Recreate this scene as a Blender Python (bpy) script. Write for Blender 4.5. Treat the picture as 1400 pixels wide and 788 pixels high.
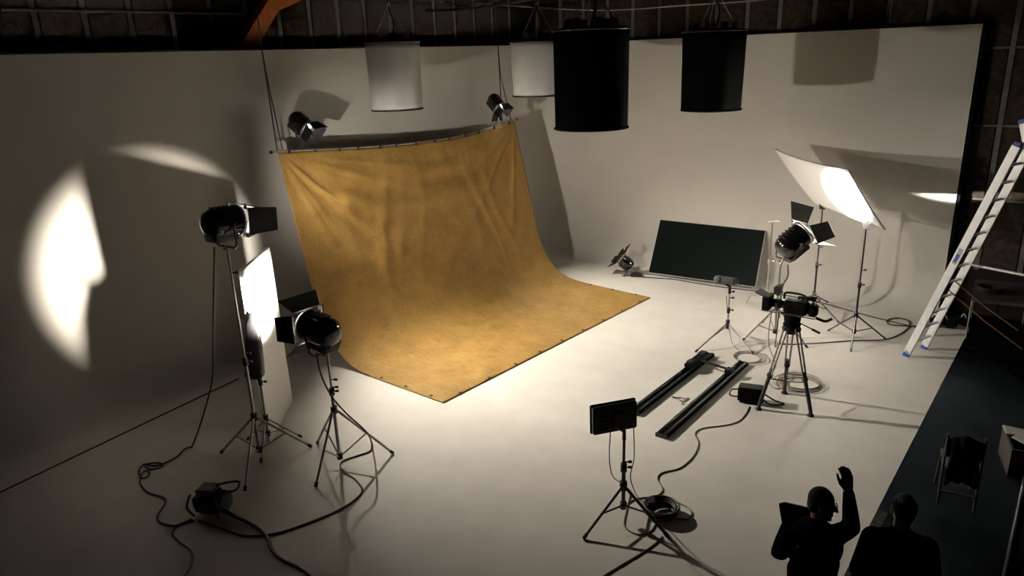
import bpy, bmesh, math, random
from mathutils import Vector, Matrix, noise

random.seed(7)
for o in list(bpy.data.objects):
    bpy.data.objects.remove(o, do_unlink=True)
scene = bpy.context.scene
COL = scene.collection

# ------------------------------------------------------------------ camera
FPX = 992.1                      # focal length in pixels of the 1400 x 788 frame
YAW, PITCH, ROLL = 0.68043, 0.30884, -0.036746
CAM = Vector((0, 0, 4.9))
_f = Vector((-math.sin(YAW) * math.cos(PITCH), math.cos(YAW) * math.cos(PITCH), -math.sin(PITCH)))
_r0 = Vector((math.cos(YAW), math.sin(YAW), 0))
_u0 = _r0.cross(_f)
_r = _r0 * math.cos(ROLL) + _u0 * math.sin(ROLL)
_u = -_r0 * math.sin(ROLL) + _u0 * math.cos(ROLL)
cam_data = bpy.data.cameras.new('camera')
cam_data.sensor_fit = 'HORIZONTAL'
cam_data.sensor_width = 36
cam_data.lens = 36 * FPX / 1400
cam_data.clip_start = 0.05
cam_data.clip_end = 200
cam = bpy.data.objects.new('camera', cam_data)
COL.objects.link(cam)
m3 = Matrix((_r, _u, -_f)).transposed()
cam.matrix_world = Matrix.Translation(CAM) @ m3.to_4x4()
scene.camera = cam

# ------------------------------------------------------------------ world, exposure
world = bpy.data.worlds.new('dark_studio')
world.use_nodes = True
world.node_tree.nodes['Background'].inputs[0].default_value = (0.9, 0.95, 1.0, 1)
world.node_tree.nodes['Background'].inputs[1].default_value = 0.0015
scene.world = world
vs = scene.view_settings
vs.view_transform = 'Standard'
vs.look = 'None'
vs.gamma = 1
vs.use_curve_mapping = False
vs.exposure = 0.3

POWER = dict(key=980, board=5200, bounce=43000, back=2450, corner=800)
WARM = (1.0, 0.91, 0.78)

# ------------------------------------------------------------------ pixel helpers (photo frame 1400 x 788)
def ray(px, py):
    return _f + _r * ((px - 700) / FPX) - _u * ((py - 394) / FPX)
def G(px, py, z=0.0):
    d = ray(px, py); return CAM + d * ((z - CAM.z) / d.z)
def onX(px, py, X):
    d = ray(px, py); return CAM + d * ((X - CAM.x) / d.x)
def onY(px, py, Y):
    d = ray(px, py); return CAM + d * ((Y - CAM.y) / d.y)
def V(px, py, b, off=0.0):
    """point on the upright plane through b that faces the camera's bearing of b"""
    n = Vector((b[0] - CAM.x, b[1] - CAM.y, 0)).normalized()
    d = ray(px, py)
    t = ((Vector(b) - CAM).dot(n) + off) / d.dot(n)
    return CAM + d * t

# ------------------------------------------------------------------ materials
def mat(name, col, rough=0.6, metal=0.0, spec=0.5, noise_amt=0.0, nscale=8.0, bump=0.0, bscale=60.0, emit=None, estr=0.0, trans=None, sheen=0.0):
    m = bpy.data.materials.new(name); m.use_nodes = True
    nt = m.node_tree; b = nt.nodes['Principled BSDF']
    b.inputs['Base Color'].default_value = (*col, 1)
    b.inputs['Roughness'].default_value = rough
    b.inputs['Metallic'].default_value = metal
    b.inputs['Specular IOR Level'].default_value = spec
    if sheen: b.inputs['Sheen Weight'].default_value = sheen
    tc = nt.nodes.new('ShaderNodeTexCoord')
    if noise_amt:
        n = nt.nodes.new('ShaderNodeTexNoise'); n.inputs['Scale'].default_value = nscale; n.inputs['Detail'].default_value = 6
        nt.links.new(tc.outputs['Object'], n.inputs['Vector'])
        r = nt.nodes.new('ShaderNodeValToRGB')
        lo = tuple(max(0, c * (1 - noise_amt)) for c in col); hi = tuple(min(1, c * (1 + noise_amt)) for c in col)
        r.color_ramp.elements[0].position = 0.3; r.color_ramp.elements[0].color = (*lo, 1)
        r.color_ramp.elements[1].position = 0.7; r.color_ramp.elements[1].color = (*hi, 1)
        nt.links.new(n.outputs['Fac'], r.inputs['Fac']); nt.links.new(r.outputs['Color'], b.inputs['Base Color'])
    if bump:
        n2 = nt.nodes.new('ShaderNodeTexNoise'); n2.inputs['Scale'].default_value = bscale; n2.inputs['Detail'].default_value = 5
        nt.links.new(tc.outputs['Object'], n2.inputs['Vector'])
        bp = nt.nodes.new('ShaderNodeBump'); bp.inputs['Strength'].default_value = bump; bp.inputs['Distance'].default_value = 0.02
        nt.links.new(n2.outputs['Fac'], bp.inputs['Height']); nt.links.new(bp.outputs['Normal'], b.inputs['Normal'])
    if emit:
        b.inputs['Emission Color'].default_value = (*emit, 1); b.inputs['Emission Strength'].default_value = estr
    return m

M = {}
M['cyc'] = mat('cyc_white_paint', (0.60, 0.575, 0.53), 0.62, noise_amt=0.03, nscale=1.5, spec=0.3)
M['cycfloor'] = mat('cyc_floor_paint', (0.62, 0.595, 0.55), 0.5, noise_amt=0.05, nscale=2.2, spec=0.35)
M['blackfloor'] = mat('black_floor', (0.003, 0.0038, 0.0045), 0.85, noise_amt=0.5, nscale=3, spec=0.0)
M['shell'] = mat('dark_shell', (0.012, 0.011, 0.010), 0.9, noise_amt=0.3, nscale=2, spec=0.1)
M['panel'] = mat('dark_fibre_panel', (0.035, 0.028, 0.023), 0.95, noise_amt=0.4, nscale=9, bump=0.3, bscale=40, spec=0.0)
M['batten'] = mat('grey_batten', (0.105, 0.105, 0.095), 0.7, noise_amt=0.25, nscale=6)
M['orange'] = mat('orange_steel', (0.85, 0.26, 0.07), 0.55, noise_amt=0.15, nscale=5)
M['black'] = mat('black_metal', (0.012, 0.012, 0.013), 0.38, noise_amt=0.2, nscale=14)
M['gloss'] = mat('black_enamel', (0.006, 0.006, 0.007), 0.13, noise_amt=0.2, nscale=10, spec=0.7)
M['matte'] = mat('matte_black', (0.004, 0.0045, 0.0045), 0.9, noise_amt=0.25, nscale=12, spec=0.06)
M['door'] = mat('barn_door_black', (0.006, 0.006, 0.0065), 0.7, noise_amt=0.25, nscale=16, spec=0.2)
M['chrome'] = mat('bright_steel', (0.62, 0.60, 0.57), 0.28, metal=1.0, noise_amt=0.1, nscale=20)
M['steel'] = mat('dull_steel', (0.42, 0.41, 0.39), 0.36, metal=0.9, noise_amt=0.2, nscale=18)
M['alu'] = mat('aluminium', (0.80, 0.81, 0.83), 0.36, metal=0.55, noise_amt=0.08, nscale=12)
M['blue'] = mat('blue_plastic', (0.02, 0.08, 0.45), 0.4, noise_amt=0.1)
M['rubber'] = mat('rubber', (0.012, 0.012, 0.012), 0.7, noise_amt=0.2)
M['cable'] = mat('black_cable', (0.014, 0.013, 0.012), 0.5, noise_amt=0.2, nscale=30)
M['greycable'] = mat('grey_cable', (0.16, 0.14, 0.12), 0.5, noise_amt=0.2, nscale=30)
M['poly'] = mat('white_polystyrene', (0.86, 0.85, 0.83), 0.8, noise_amt=0.02, nscale=30, bump=0.1, bscale=120)
M['polyblack'] = mat('black_painted_polystyrene', (0.002, 0.0026, 0.0026), 0.95, noise_amt=0.3, nscale=5, spec=0.0)
M['whitesilk'] = mat('white_silk_skirt', (0.62, 0.61, 0.60), 0.9, noise_amt=0.06, nscale=4)
M['blackskirt'] = mat('black_cloth_skirt', (0.002, 0.0022, 0.0022), 0.95, noise_amt=0.3, nscale=5, spec=0.0)
M['grey'] = mat('grey_fabric', (0.11, 0.11, 0.105), 0.85, noise_amt=0.25, nscale=25, bump=0.3)
M['dark'] = mat('dark_plastic', (0.011, 0.011, 0.012), 0.5, noise_amt=0.2, nscale=20)
M['strap'] = mat('orange_strap', (0.16, 0.06, 0.02), 0.7, noise_amt=0.15)
M['skin'] = mat('skin', (0.34, 0.19, 0.13), 0.55, noise_amt=0.06)
M['hair'] = mat('dark_hair', (0.006, 0.005, 0.0045), 0.85, noise_amt=0.4, nscale=60, bump=0.4, bscale=90)
M['jacket'] = mat('black_jacket', (0.006, 0.006, 0.007), 0.95, noise_amt=0.3, nscale=8, spec=0.0)
M['trousers'] = mat('dark_trousers', (0.008, 0.009, 0.012), 0.95, noise_amt=0.3, nscale=8, spec=0.0)
M['paper'] = mat('white_paper', (0.65, 0.63, 0.58), 0.8, noise_amt=0.05)
M['card'] = mat('brown_card', (0.025, 0.020, 0.016), 0.9, noise_amt=0.2)
M['tabletop'] = mat('grey_tabletop', (0.06, 0.058, 0.055), 0.6, noise_amt=0.25, nscale=5)
M['rope'] = mat('dark_rope', (0.025, 0.022, 0.02), 0.8, noise_amt=0.2)
M['palerope'] = mat('pale_rope', (0.35, 0.32, 0.22), 0.8, noise_amt=0.2)
M['lens_off'] = mat('lens_glass_dark', (0.05, 0.05, 0.055), 0.1, noise_amt=0.1)
M['lens_on'] = mat('lens_glass_lit', (0.8, 0.8, 0.8), 0.4, noise_amt=0.02, emit=(1.0, 0.93, 0.82), estr=12.0)
M['dimsteel'] = mat('tarnished_steel', (0.04, 0.04, 0.042), 0.5, metal=.3, noise_amt=0.2, nscale=14)
M['railblack'] = mat('black_rail', (0.003, 0.003, 0.0035), 0.55, noise_amt=0.2, nscale=14, spec=0.12)
M['red'] = mat('red_switch', (0.45, 0.05, 0.03), 0.4, noise_amt=0.1)
M['badge'] = mat('grey_badge', (0.35, 0.36, 0.40), 0.4, noise_amt=0.1)

def cloth_material():
    m = bpy.data.materials.new('tan_muslin'); m.use_nodes = True
    nt = m.node_tree; b = nt.nodes['Principled BSDF']; L = nt.links
    b.inputs['Roughness'].default_value = 0.72; b.inputs['Specular IOR Level'].default_value = 0.35
    tc = nt.nodes.new('ShaderNodeTexCoord')
    n = nt.nodes.new('ShaderNodeTexNoise'); n.inputs['Scale'].default_value = 2.3; n.inputs['Detail'].default_value = 9; n.inputs['Roughness'].default_value = 0.65
    L.new(tc.outputs['Object'], n.inputs['Vector'])
    mp = nt.nodes.new('ShaderNodeMapping'); mp.inputs['Scale'].default_value = (3, 22, 22)
    L.new(tc.outputs['Object'], mp.inputs['Vector'])
    n2 = nt.nodes.new('ShaderNodeTexNoise'); n2.inputs['Scale'].default_value = 2.0; n2.inputs['Detail'].default_value = 6
    L.new(mp.outputs['Vector'], n2.inputs['Vector'])
    mx = nt.nodes.new('ShaderNodeMath'); mx.operation = 'ADD'
    L.new(n.outputs['Fac'], mx.inputs[0]); L.new(n2.outputs['Fac'], mx.inputs[1])
    r = nt.nodes.new('ShaderNodeValToRGB')
    r.color_ramp.elements[0].position = 0.75; r.color_ramp.elements[0].color = (0.205, 0.117, 0.025, 1)
    r.color_ramp.elements[1].position = 1.25; r.color_ramp.elements[1].color = (0.335, 0.200, 0.052, 1)
    mh = nt.nodes.new('ShaderNodeMath'); mh.operation = 'MULTIPLY'; mh.inputs[1].default_value = 0.5
    L.new(mx.outputs[0], mh.inputs[0])
    r.color_ramp.elements[0].position = 0.38; r.color_ramp.elements[1].position = 0.62
    L.new(mh.outputs[0], r.inputs['Fac']); L.new(r.outputs['Color'], b.inputs['Base Color'])
    bp = nt.nodes.new('ShaderNodeBump'); bp.inputs['Strength'].default_value = 0.35; bp.inputs['Distance'].default_value = 0.02
    L.new(mx.outputs[0], bp.inputs['Height']); L.new(bp.outputs['Normal'], b.inputs['Normal'])
    return m
M['muslin'] = cloth_material()

# ------------------------------------------------------------------ mesh helpers
def frame(direction, up=(0, 0, 1)):
    x = Vector(direction).normalized(); u = Vector(up)
    if abs(x.dot(u)) > 0.98: u = Vector((1, 0, 0))
    y = u.cross(x).normalized(); z = x.cross(y)
    return Matrix((x, y, z)).transposed().to_4x4()

class MB:
    def __init__(self, T=None):
        self.v = []; self.f = []; self.s = []; self.T = T or Matrix()
    def add(self, verts, faces, smooth=False):
        n = len(self.v)
        self.v += [self.T @ Vector(p) for p in verts]
        self.f += [tuple(i + n for i in fc) for fc in faces]; self.s += [smooth] * len(faces)
        return self
    def box(self, c, size, rot=None, bev=0.0):
        c = Vector(c); hx, hy, hz = [s / 2 for s in size]; R = rot or Matrix()
        if bev <= 0:
            vs = [(x, y, z) for x in (-hx, hx) for y in (-hy, hy) for z in (-hz, hz)]
            fs = [(0, 1, 3, 2), (4, 6, 7, 5), (0, 4, 5, 1), (2, 3, 7, 6), (0, 2, 6, 4), (1, 5, 7, 3)]
            return self.add([c + R @ Vector(p) for p in vs], fs)
        bm = bmesh.new(); bmesh.ops.create_cube(bm, size=1)
        for v in bm.verts: v.co = Vector((v.co.x * size[0], v.co.y * size[1], v.co.z * size[2]))
        bmesh.ops.bevel(bm, geom=bm.edges[:], offset=bev, segments=2, affect='EDGES')
        bm.verts.index_update()
        vs = [c + R @ v.co for v in bm.verts]; fs = [[v.index for v in f.verts] for f in bm.faces]
        bm.free(); return self.add(vs, fs)
    def tube(self, pts, rad, seg=8, closed=False, caps=True):
        pts = [Vector(p) for p in pts]; n = len(pts)
        rads = rad if isinstance(rad, (list, tuple)) else [rad] * n
        vs = []; fs = []; prev = None
        for i, p in enumerate(pts):
            if closed: t = pts[(i + 1) % n] - pts[i - 1]
            else: t = pts[min(i + 1, n - 1)] - pts[max(i - 1, 0)]
            t.normalize()
            if prev is None:
                a = Vector((0, 0, 1)) if abs(t.z) < 0.9 else Vector((1, 0, 0))
                u = a.cross(t).normalized()
            else:
                u = (prev - t * prev.dot(t))
                u = u.normalized() if u.length > 1e-6 else Vector((1, 0, 0))
            prev = u; w = t.cross(u)
            for k in range(seg):
                a = 2 * math.pi * k / seg
                vs.append(p + (u * math.cos(a) + w * math.sin(a)) * rads[i])
        m = n if closed else n - 1
        for i in range(m):
            for k in range(seg):
                a = i * seg + k; b = i * seg + (k + 1) % seg; j = ((i + 1) % n) * seg
                fs.append((a, b, j + (k + 1) % seg, j + k))
        self.add(vs, fs, True)
        if caps and not closed:
            self.add(vs[:seg], [tuple(range(seg))[::-1]]); self.add(vs[-seg:], [tuple(range(seg))])
        return self
    def lathe(self, prof, seg=24, a0=0.0, a1=2 * math.pi):
        """prof: (x, r) along local +X"""
        vs = []; fs = []; full = abs(a1 - a0 - 2 * math.pi) < 1e-6; cols = seg if full else seg + 1
        for (x, r) in prof:
            for k in range(cols):
                a = a0 + (a1 - a0) * k / seg
                vs.append((x, r * math.cos(a), r * math.sin(a)))
        for i in range(len(prof) - 1):
            for k in range(seg):
                k2 = (k + 1) % cols
                fs.append((i * cols + k, (i + 1) * cols + k, (i + 1) * cols + k2, i * cols + k2))
        return self.add(vs, fs, True)
    def plate(self, quad, th):
        """flat quad given by 4+ points, thickened along its normal"""
        q = [Vector(p) for p in quad]; n = (q[1] - q[0]).cross(q[2] - q[0]).normalized() * (th / 2); k = len(q)
        vs = [p + n for p in q] + [p - n for p in q]
        fs = [tuple(range(k)), tuple(range(2 * k - 1, k - 1, -1))] + [(i, i + k, (i + 1) % k + k, (i + 1) % k) for i in range(k)]
        return self.add(vs, fs)
    def build(self, name, material, parent=None, origin=None):
        o0 = Vector(parent['_o']) if parent is not None else Vector(origin or (0, 0, 0))
        me = bpy.data.meshes.new(name)
        me.from_pydata([v - o0 for v in self.v], [], self.f)
        me.polygons.foreach_set('use_smooth', self.s)
        me.materials.append(M[material] if isinstance(material, str) else material)
        bm = bmesh.new(); bm.from_mesh(me)
        bmesh.ops.recalc_face_normals(bm, faces=bm.faces[:])
        bm.to_mesh(me); bm.free(); me.update()
        o = bpy.data.objects.new(name, me); COL.objects.link(o)
        if parent is not None:
            o.parent = parent; o['_o'] = list(o0)
        else:
            o.location = o0; o['_o'] = list(o0)
        return o

def thing(name, label, cat, loc, group=None):
    o = bpy.data.objects.new(name, None); COL.objects.link(o)
    o.empty_display_size = 0.1
    o.location = loc; o['_o'] = list(loc); o['label'] = label; o['category'] = cat
    if group: o['group'] = group
    return o
def tag(o, label, cat, group=None, kind=None):
    o['label'] = label; o['category'] = cat
    if group: o['group'] = group
    if kind: o['kind'] = kind
    return o
def struct(o, label=None):
    o['kind'] = 'structure'
    if label: o['label'] = label
    return o

def smooth_path(pts, sub=6, closed=False):
    P = [Vector(p) for p in pts]; n = len(P); out = []
    for i in range(n if closed else n - 1):
        if closed: a, b, c, d = P[i - 1], P[i], P[(i + 1) % n], P[(i + 2) % n]
        else: a, b, c, d = P[max(i - 1, 0)], P[i], P[i + 1], P[min(i + 2, n - 1)]
        for k in range(sub):
            t = k / sub
            out.append(0.5 * ((2 * b) + (c - a) * t + (2 * a - 5 * b + 4 * c - d) * t * t + (3 * b - a - 3 * c + d) * t ** 3))
    if not closed: out.append(P[-1])
    return out
def cable(name, pts, rad, label, cat='cable', material='cable', group=None, sub=6, closed=False):
    path = smooth_path(pts, sub, closed)
    for p in path: p.z = max(p.z, rad)
    mb = MB(); mb.tube(path, rad, 6, closed)
    o = mb.build(name, material, origin=pts[0])
    return tag(o, label, cat, group)
def gp(pix, rad):                      # pixels on the white floor -> points a cable radius above it
    return [G(x, y, rad) for x, y in pix]

# ================================================================== SETTING
XL, YB, HW = -11.15, 15.1, 5.15       # cyclorama left wall, back wall, height
RC, RV = 0.5, 0.9                     # cove radius, vertical corner radius
XR_FLOOR, XR_WALL, Y0 = -1.24, -1.83, -1.5
TH = 0.12
# flat floor of the cyclorama (slab, 2 cm proud of the black floor)
fm = MB(); fm.box(((XL + RC + XR_FLOOR) / 2, (Y0 + YB - RC) / 2, -0.02), (XR_FLOOR - XL - RC, YB - RC - Y0, 0.04))
floor = struct(fm.build('floor', 'cycfloor', origin=(0, 0, 0)), 'white painted studio floor of the cyclorama')
floor_cove = MB()
bf = MB(); bf.box((-3, 6, -0.026), (30, 30, 0.04)); struct(bf.build('floor', 'blackfloor'), 'black studio floor beyond the white cyclorama')

M['dust'] = mat('dusty_concrete', (0.022, 0.023, 0.022), 0.95, noise_amt=0.8, nscale=22, spec=0.0)
tr = MB(); tr.box((XR_FLOOR + .055, 5.2, -0.005), (.10, 5.2, 0.008)); struct(tr.build('trim_4', 'dust'), 'dusty grey strip along the edge of the white floor')
# sweep of the cove profile along a plan path: path points with inward normals
NS = 14
def profile():
    pr = []
    for k in range(NS + 1):
        a = math.pi / 2 * k / NS
        pr.append((RC - RC * math.sin(a), RC - RC * math.cos(a)))   # (distance from wall, z)
    pr += [(0, RC + (HW - RC) * k / 6) for k in range(1, 7)]
    return pr
def sweep(path, name, label):
    mb = MB(); pr = profile(); vs = []; fs = []; k = len(pr)
    for (x, y, nx, ny) in path:
        for d, z in pr: vs.append((x + nx * d, y + ny * d, z))
    for i in range(len(path) - 1):
        for j in range(k - 1):
            fs.append((i * k + j, (i + 1) * k + j, (i + 1) * k + j + 1, i * k + j + 1))
    mb.add(vs, fs, True)
    # solid back, top and ends
    vs2 = []; fs2 = []
    for (x, y, nx, ny) in path:
        vs2 += [(x, y, HW), (x - nx * TH, y - ny * TH, HW), (x - nx * TH, y - ny * TH, 0)]
    for i in range(len(path) - 1):
        a = 3 * i; fs2 += [(a, a + 3, a + 4, a + 1), (a + 1, a + 4, a + 5, a + 2)]
    mb.add(vs2, fs2)
    for (x, y, nx, ny) in (path[0], path[-1]):
        end = [(x + nx * d, y + ny * d, z) for d, z in pr] + [(x - nx * TH, y - ny * TH, HW), (x - nx * TH, y - ny * TH, 0)]
        mb.add(end, [tuple(range(len(end)))])
    return struct(mb.build(name, 'cyc'), label)
pl = [(XL, Y0 + (YB - RV - Y0) * i / 10, 1, 0) for i in range(11)]
sweep(pl, 'wall_left', 'white left wall of the cyclorama with coved foot')
pc = []
for i in range(13):
    a = math.pi / 2 * i / 12
    pc.append((XL + RV - RV * math.cos(a), YB - RV + RV * math.sin(a), math.cos(a), -math.sin(a)))
sweep(pc, 'wall_corner', 'rounded white corner of the cyclorama')
pb = [(XL + RV + (XR_WALL - XL - RV) * i / 10, YB, 0, -1) for i in range(11)]
sweep(pb, 'wall_back', 'white back wall of the cyclorama with coved foot')
# dark edge strip along the open end of the back wall
tr = MB(); tr.box((XR_WALL + 0.04, YB + 0.06, HW / 2), (0.04, 0.14, HW)); struct(tr.build('trim_1', 'matte'), 'black edge post at the end of the white back wall')
# dark timber capping behind the top of the white walls
tr = MB(); tr.box((XL - 0.09, (Y0 + YB) / 2, HW + 0.012), (0.2, YB - Y0, 0.03)); struct(tr.build('trim_2', 'matte'), 'black capping along the top of the left wall')
tr = MB(); tr.box(((XL + XR_WALL) / 2, YB + 0.09, HW + 0.012), (XR_WALL - XL, 0.2, 0.03)); struct(tr.build('trim_3', 'matte'), 'black capping along the top of the back wall')

# building shell
XS, YS, ZS = -11.85, 15.36, 8.0
w = MB(); w.box((XS - 0.1, 6, ZS / 2 - 0.05), (0.2, 22, ZS)); wl = struct(w.build('wall_outer_left', 'shell'), 'dark outer wall behind the cyclorama')
w = MB(); w.box((-4, YS + 0.1, ZS / 2 - 0.05), (18, 0.2, ZS)); wb = struct(w.build('wall_outer_back', 'shell'), 'dark outer wall behind the white back wall')
w = MB(); w.box((5.1, 6, ZS / 2 - 0.05), (0.2, 22, ZS)); struct(w.build('wall_outer_right', 'shell'), 'dark outer wall on the black floor side')
w = MB(); w.box((-4, 6, ZS + 0.05), (18, 22, 0.1)); struct(w.build('ceiling', 'shell'), 'dark studio ceiling')

def shared(name, mesh, loc, parent, rz=0.0):
    o = bpy.data.objects.new(name, mesh); COL.objects.link(o); o.parent = parent
    o.location = loc; o.rotation_euler = (0, 0, rz); return o
def mesh_of(mb, name, material):
    o = mb.build(name, material); me = o.data; bpy.data.objects.remove(o, do_unlink=True); return me
PW, PH = 0.66, 1.30
pm = mesh_of(MB().box((0, 0, 0), (0.05, PW - 0.11, PH - 0.06), bev=0.012), 'panel', 'panel')
bmv = mesh_of(MB().box((0, 0, 0), (0.05, 0.085, PH), bev=0.006), 'batten', 'batten')
bmh = mesh_of(MB().box((0, 0, 0), (0.03, PW - 0.05, 0.04), bev=0.006), 'batten', 'batten')
for i in range(22):
    y = 2.0 + PW * i
    for k in range(2):
        z = 4.75 + PH * k
        if y < YS - 0.3:
            shared('panel', pm, (XS + 0.02 + random.uniform(-.006, .006), y, z + PH / 2), wl)
            shared('batten', bmv, (XS + 0.015, y + PW / 2, z + PH / 2), wl)
for i in range(24):
    x = -11.6 + PW * i
    rows = (0, 1) if x < -2.3 else (-3, -2, -1, 0, 1)
    for k in rows:
        z = 4.75 + PH * k
        shared('panel', pm, (x, YS - 0.02 + random.uniform(-.006, .006), z + PH / 2), wb, math.pi / 2)
        shared('batten', bmv, (x + PW / 2, YS - 0.015, z + PH / 2), wb, math.pi / 2)
        if x > -2.4: shared('batten', bmh, (x, YS - 0.01, z + PH), wb, math.pi / 2)
# conduit along the outer left wall
c0 = onX(2, 13, XS + .1); c1 = onX(332, 19, XS + .1)
t = thing('conduit_pipe', 'thin grey conduit running along the dark wall above the left wall', 'pipe', c0)
MB().tube([c0, c1], 0.022, 8).build('pipe', 'batten', t)
for k in range(5):
    p = c0.lerp(c1, (k + .5) / 5); MB().box(p + Vector((-.03, 0, 0)), (0.09, 0.05, 0.06)).build('clip', 'batten', t)

# orange steel knee-braced frame member behind the left wall
o0 = onX(334, 70, -11.55); o0.z -= 0.6
a0 = onX(334, 66, -11.55); a1 = onX(369, 8, -11.55); a2 = a1 + Vector((1.2, 0.55, 0.22)); a2b = onX(401, -6, -11.5)
t = thing('orange_steel_brace', 'orange painted steel roof brace rising behind the left wall', 'beam', (a0.x, a0.y, 0))
dirv = (a1 - a0).normalized(); low = a0 - dirv * 1.2
def ibeam(mb, p, q, w=0.24, d=0.2):
    T = frame(q - p, (1, 0, 0)); L = (q - p).length; T.translation = p
    mb2 = MB(T)
    mb2.box((L / 2, 0, 0), (L, w, 0.012)); mb2.box((L / 2, w / 2, 0), (L, 0.014, d)); mb2.box((L / 2, -w / 2, 0), (L, 0.014, d)); mb2.box((L/2, 0, d/2), (L, w, 0.014))
    mb.add(mb2.v, mb2.f)
mb = MB(); ibeam(mb, low, a1 + dirv * .05); mb.build('lower_strut', 'orange', t)
mb = MB(); ibeam(mb, a1, a1 + (a2b - a1) * 3.0, 0.2); mb.build('upper_strut', 'orange', t)
MB().tube([Vector((low.x, low.y, 0)), low], 0.09, 4).build('post', 'orange', t)

# ================================================================== TAN BACKDROP
XB = -10.42
left_px = [(380, 209), (392, 258), (404.5, 311), (416, 356), (428, 402), (442, 447), (456, 481), (471, 499)]
right_px = [(703, 165), (714, 217), (724, 262), (733, 308), (742, 346), (751, 364), (765, 381)]
YLc, YRc = 6.96, 13.12
def resample(P, n):
    P = smooth_path(P, 6); L = [0]
    for i in range(1, len(P)): L.append(L[-1] + (P[i] - P[i - 1]).length)
    out = []; j = 0
    for k in range(n):
        s = L[-1] * k / (n - 1)
        while j < len(P) - 2 and L[j + 1] < s: j += 1
        out.append(P[j].lerp(P[j + 1], (s - L[j]) / max(1e-9, L[j + 1] - L[j])))
    return out
pL = [onY(x, y, YLc) for x, y in left_px]; pR = [onY(x, y, YRc) for x, y in right_px]
pL[-1].z = 0.012; pR[-1].z = 0.012
for p in pL + pR:
    p.z = max(p.z, 0.012)
NV1, NV2, NU = 90, 60, 150
eL = resample(pL, NV1); eR = resample(pR, NV1)
fL, fR = G(606, 551, .012), G(889, 407, .012)
rows = []
for i in range(NV1): rows.append((eL[i], eR[i], 1 - i / (NV1 - 1)))
for i in range(1, NV2):
    t_ = i / (NV2 - 1); rows.append((eL[-1].lerp(fL, t_), eR[-1].lerp(fR, t_), -t_))
for _ in range(220):                     # let the cloth sweep into the floor in one easy curve
    rows = [rows[0]] + [(rows[i][0] * .5 + (rows[i - 1][0] + rows[i + 1][0]) * .25, rows[i][1] * .5 + (rows[i - 1][1] + rows[i + 1][1]) * .25, rows[i][2]) for i in range(1, len(rows) - 1)] + [rows[-1]]
mb = MB(); vs = []; fs = []
rnd = random.Random(3)
streaks = []
for k in range(26):   # drag folds running out of the two upper corners and hanging folds
    c = rnd.choice(('L', 'L', 'R', 'H', 'H'))
    streaks.append((c, rnd.uniform(0.1, 1.25), rnd.uniform(.012, .032), rnd.uniform(.02, .05), rnd.uniform(.1, .9)))
for (a, b, h) in rows:
    for j in range(NU + 1):
        u = j / NU
        p = a.lerp(b, u)
        hang = max(0.0, h)
        p.z -= 0.19 * 4 * u * (1 - u) * (0.6 + 0.8 * u) * hang ** 2.0
        n = noise.noise(Vector((u * 5, h * 5, 0)))
        n2 = noise.noise(Vector((u * 17, h * 9, 4.2)))
        d = 0.03 * n + 0.008 * n2
        if hang > 0:
            dd = 0
            xx, yy = u * 6.1, (1 - h) * 3.8           # metres from the upper left corner
            for (c, ang, amp, wid, pos) in streaks:
                if c == 'H':
                    s = (u - pos - 0.05 * math.sin(5 * h + pos * 9)) / (wid * .45); dd += amp * .9 * math.exp(-s * s) * (0.25 + .75 * math.sin(math.pi * min(1, max(0, h))))
                else:
                    X = xx if c == 'L' else 6.1 - xx
                    r = math.hypot(X, yy) + 1e-4; th = math.atan2(yy, X)
                    s = (th - ang) / (wid * 1.2); dd += amp * 1.5 * math.exp(-s * s) * min(1, r / .5) * math.exp(-r / 2.6)
            # swags below the bar
            sag = (1 - h) * 3.8 - 0.55 - 0.5 * math.sin(math.pi * u)
            dd += 0.05 * math.sin(sag * 8.5 + 1.5 * n) * math.exp(-((sag - .05) / .5) ** 2) * math.sin(math.pi * min(1, u * 1.05))
            fade = min(1, (1 - h) * 12)
            d = (d + dd) * fade
            p.x += d * (0.25 + .75 * min(1, hang * 2)); p.z += abs(d) * max(0, 1 - hang * 3) * .6
        else:
            e = min(u, 1 - u, 1 + h) ; e = min(1, e * 14 + .15)
            corner = math.exp(-((u - 0.04) ** 2 + (h + .9) ** 2) / .03)
            d2 = max(0, .014 * n2 + .012 * n + .004 + .02 * corner * max(0, math.sin(30 * (u - .3 * h))))
            p.z += d2 * e
        p.z = max(p.z, 0.008)
        vs.append(p)
k = NU + 1
for i in range(len(rows) - 1):
    for j in range(NU):
        fs.append((i * k + j, i * k + j + 1, (i + 1) * k + j + 1, (i + 1) * k + j))
mb.add(vs, fs, True)
cl = mb.build('backdrop_cloth', 'muslin', origin=(XB, (YLc + YRc) / 2, 0))
sol = cl.modifiers.new('thickness', 'SOLIDIFY'); sol.thickness = 0.004; sol.offset = 1
tag(cl, 'tan muslin backdrop hung from a bar and swept out across the white floor', 'backdrop')
for (ea, eb, n_) in ((fL, fR, 9), (eR[-1], fR, 4), (eL[-1], fL, 4)):
    for k_ in range(n_):
        q = ea.lerp(eb, (k_ + .5) / n_); q = q + (((eL[-1] + fR) / 2) - q).normalized() * .05
        Te = frame((0, 0, 1)); Te.translation = Vector((q.x, q.y, .03))
        MB(Te).lathe([(-.004, .010), (.003, .010), (.006, .016), (.003, .023), (-.004, .025)], 10).build('eyelet', 'dark', cl)
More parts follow.
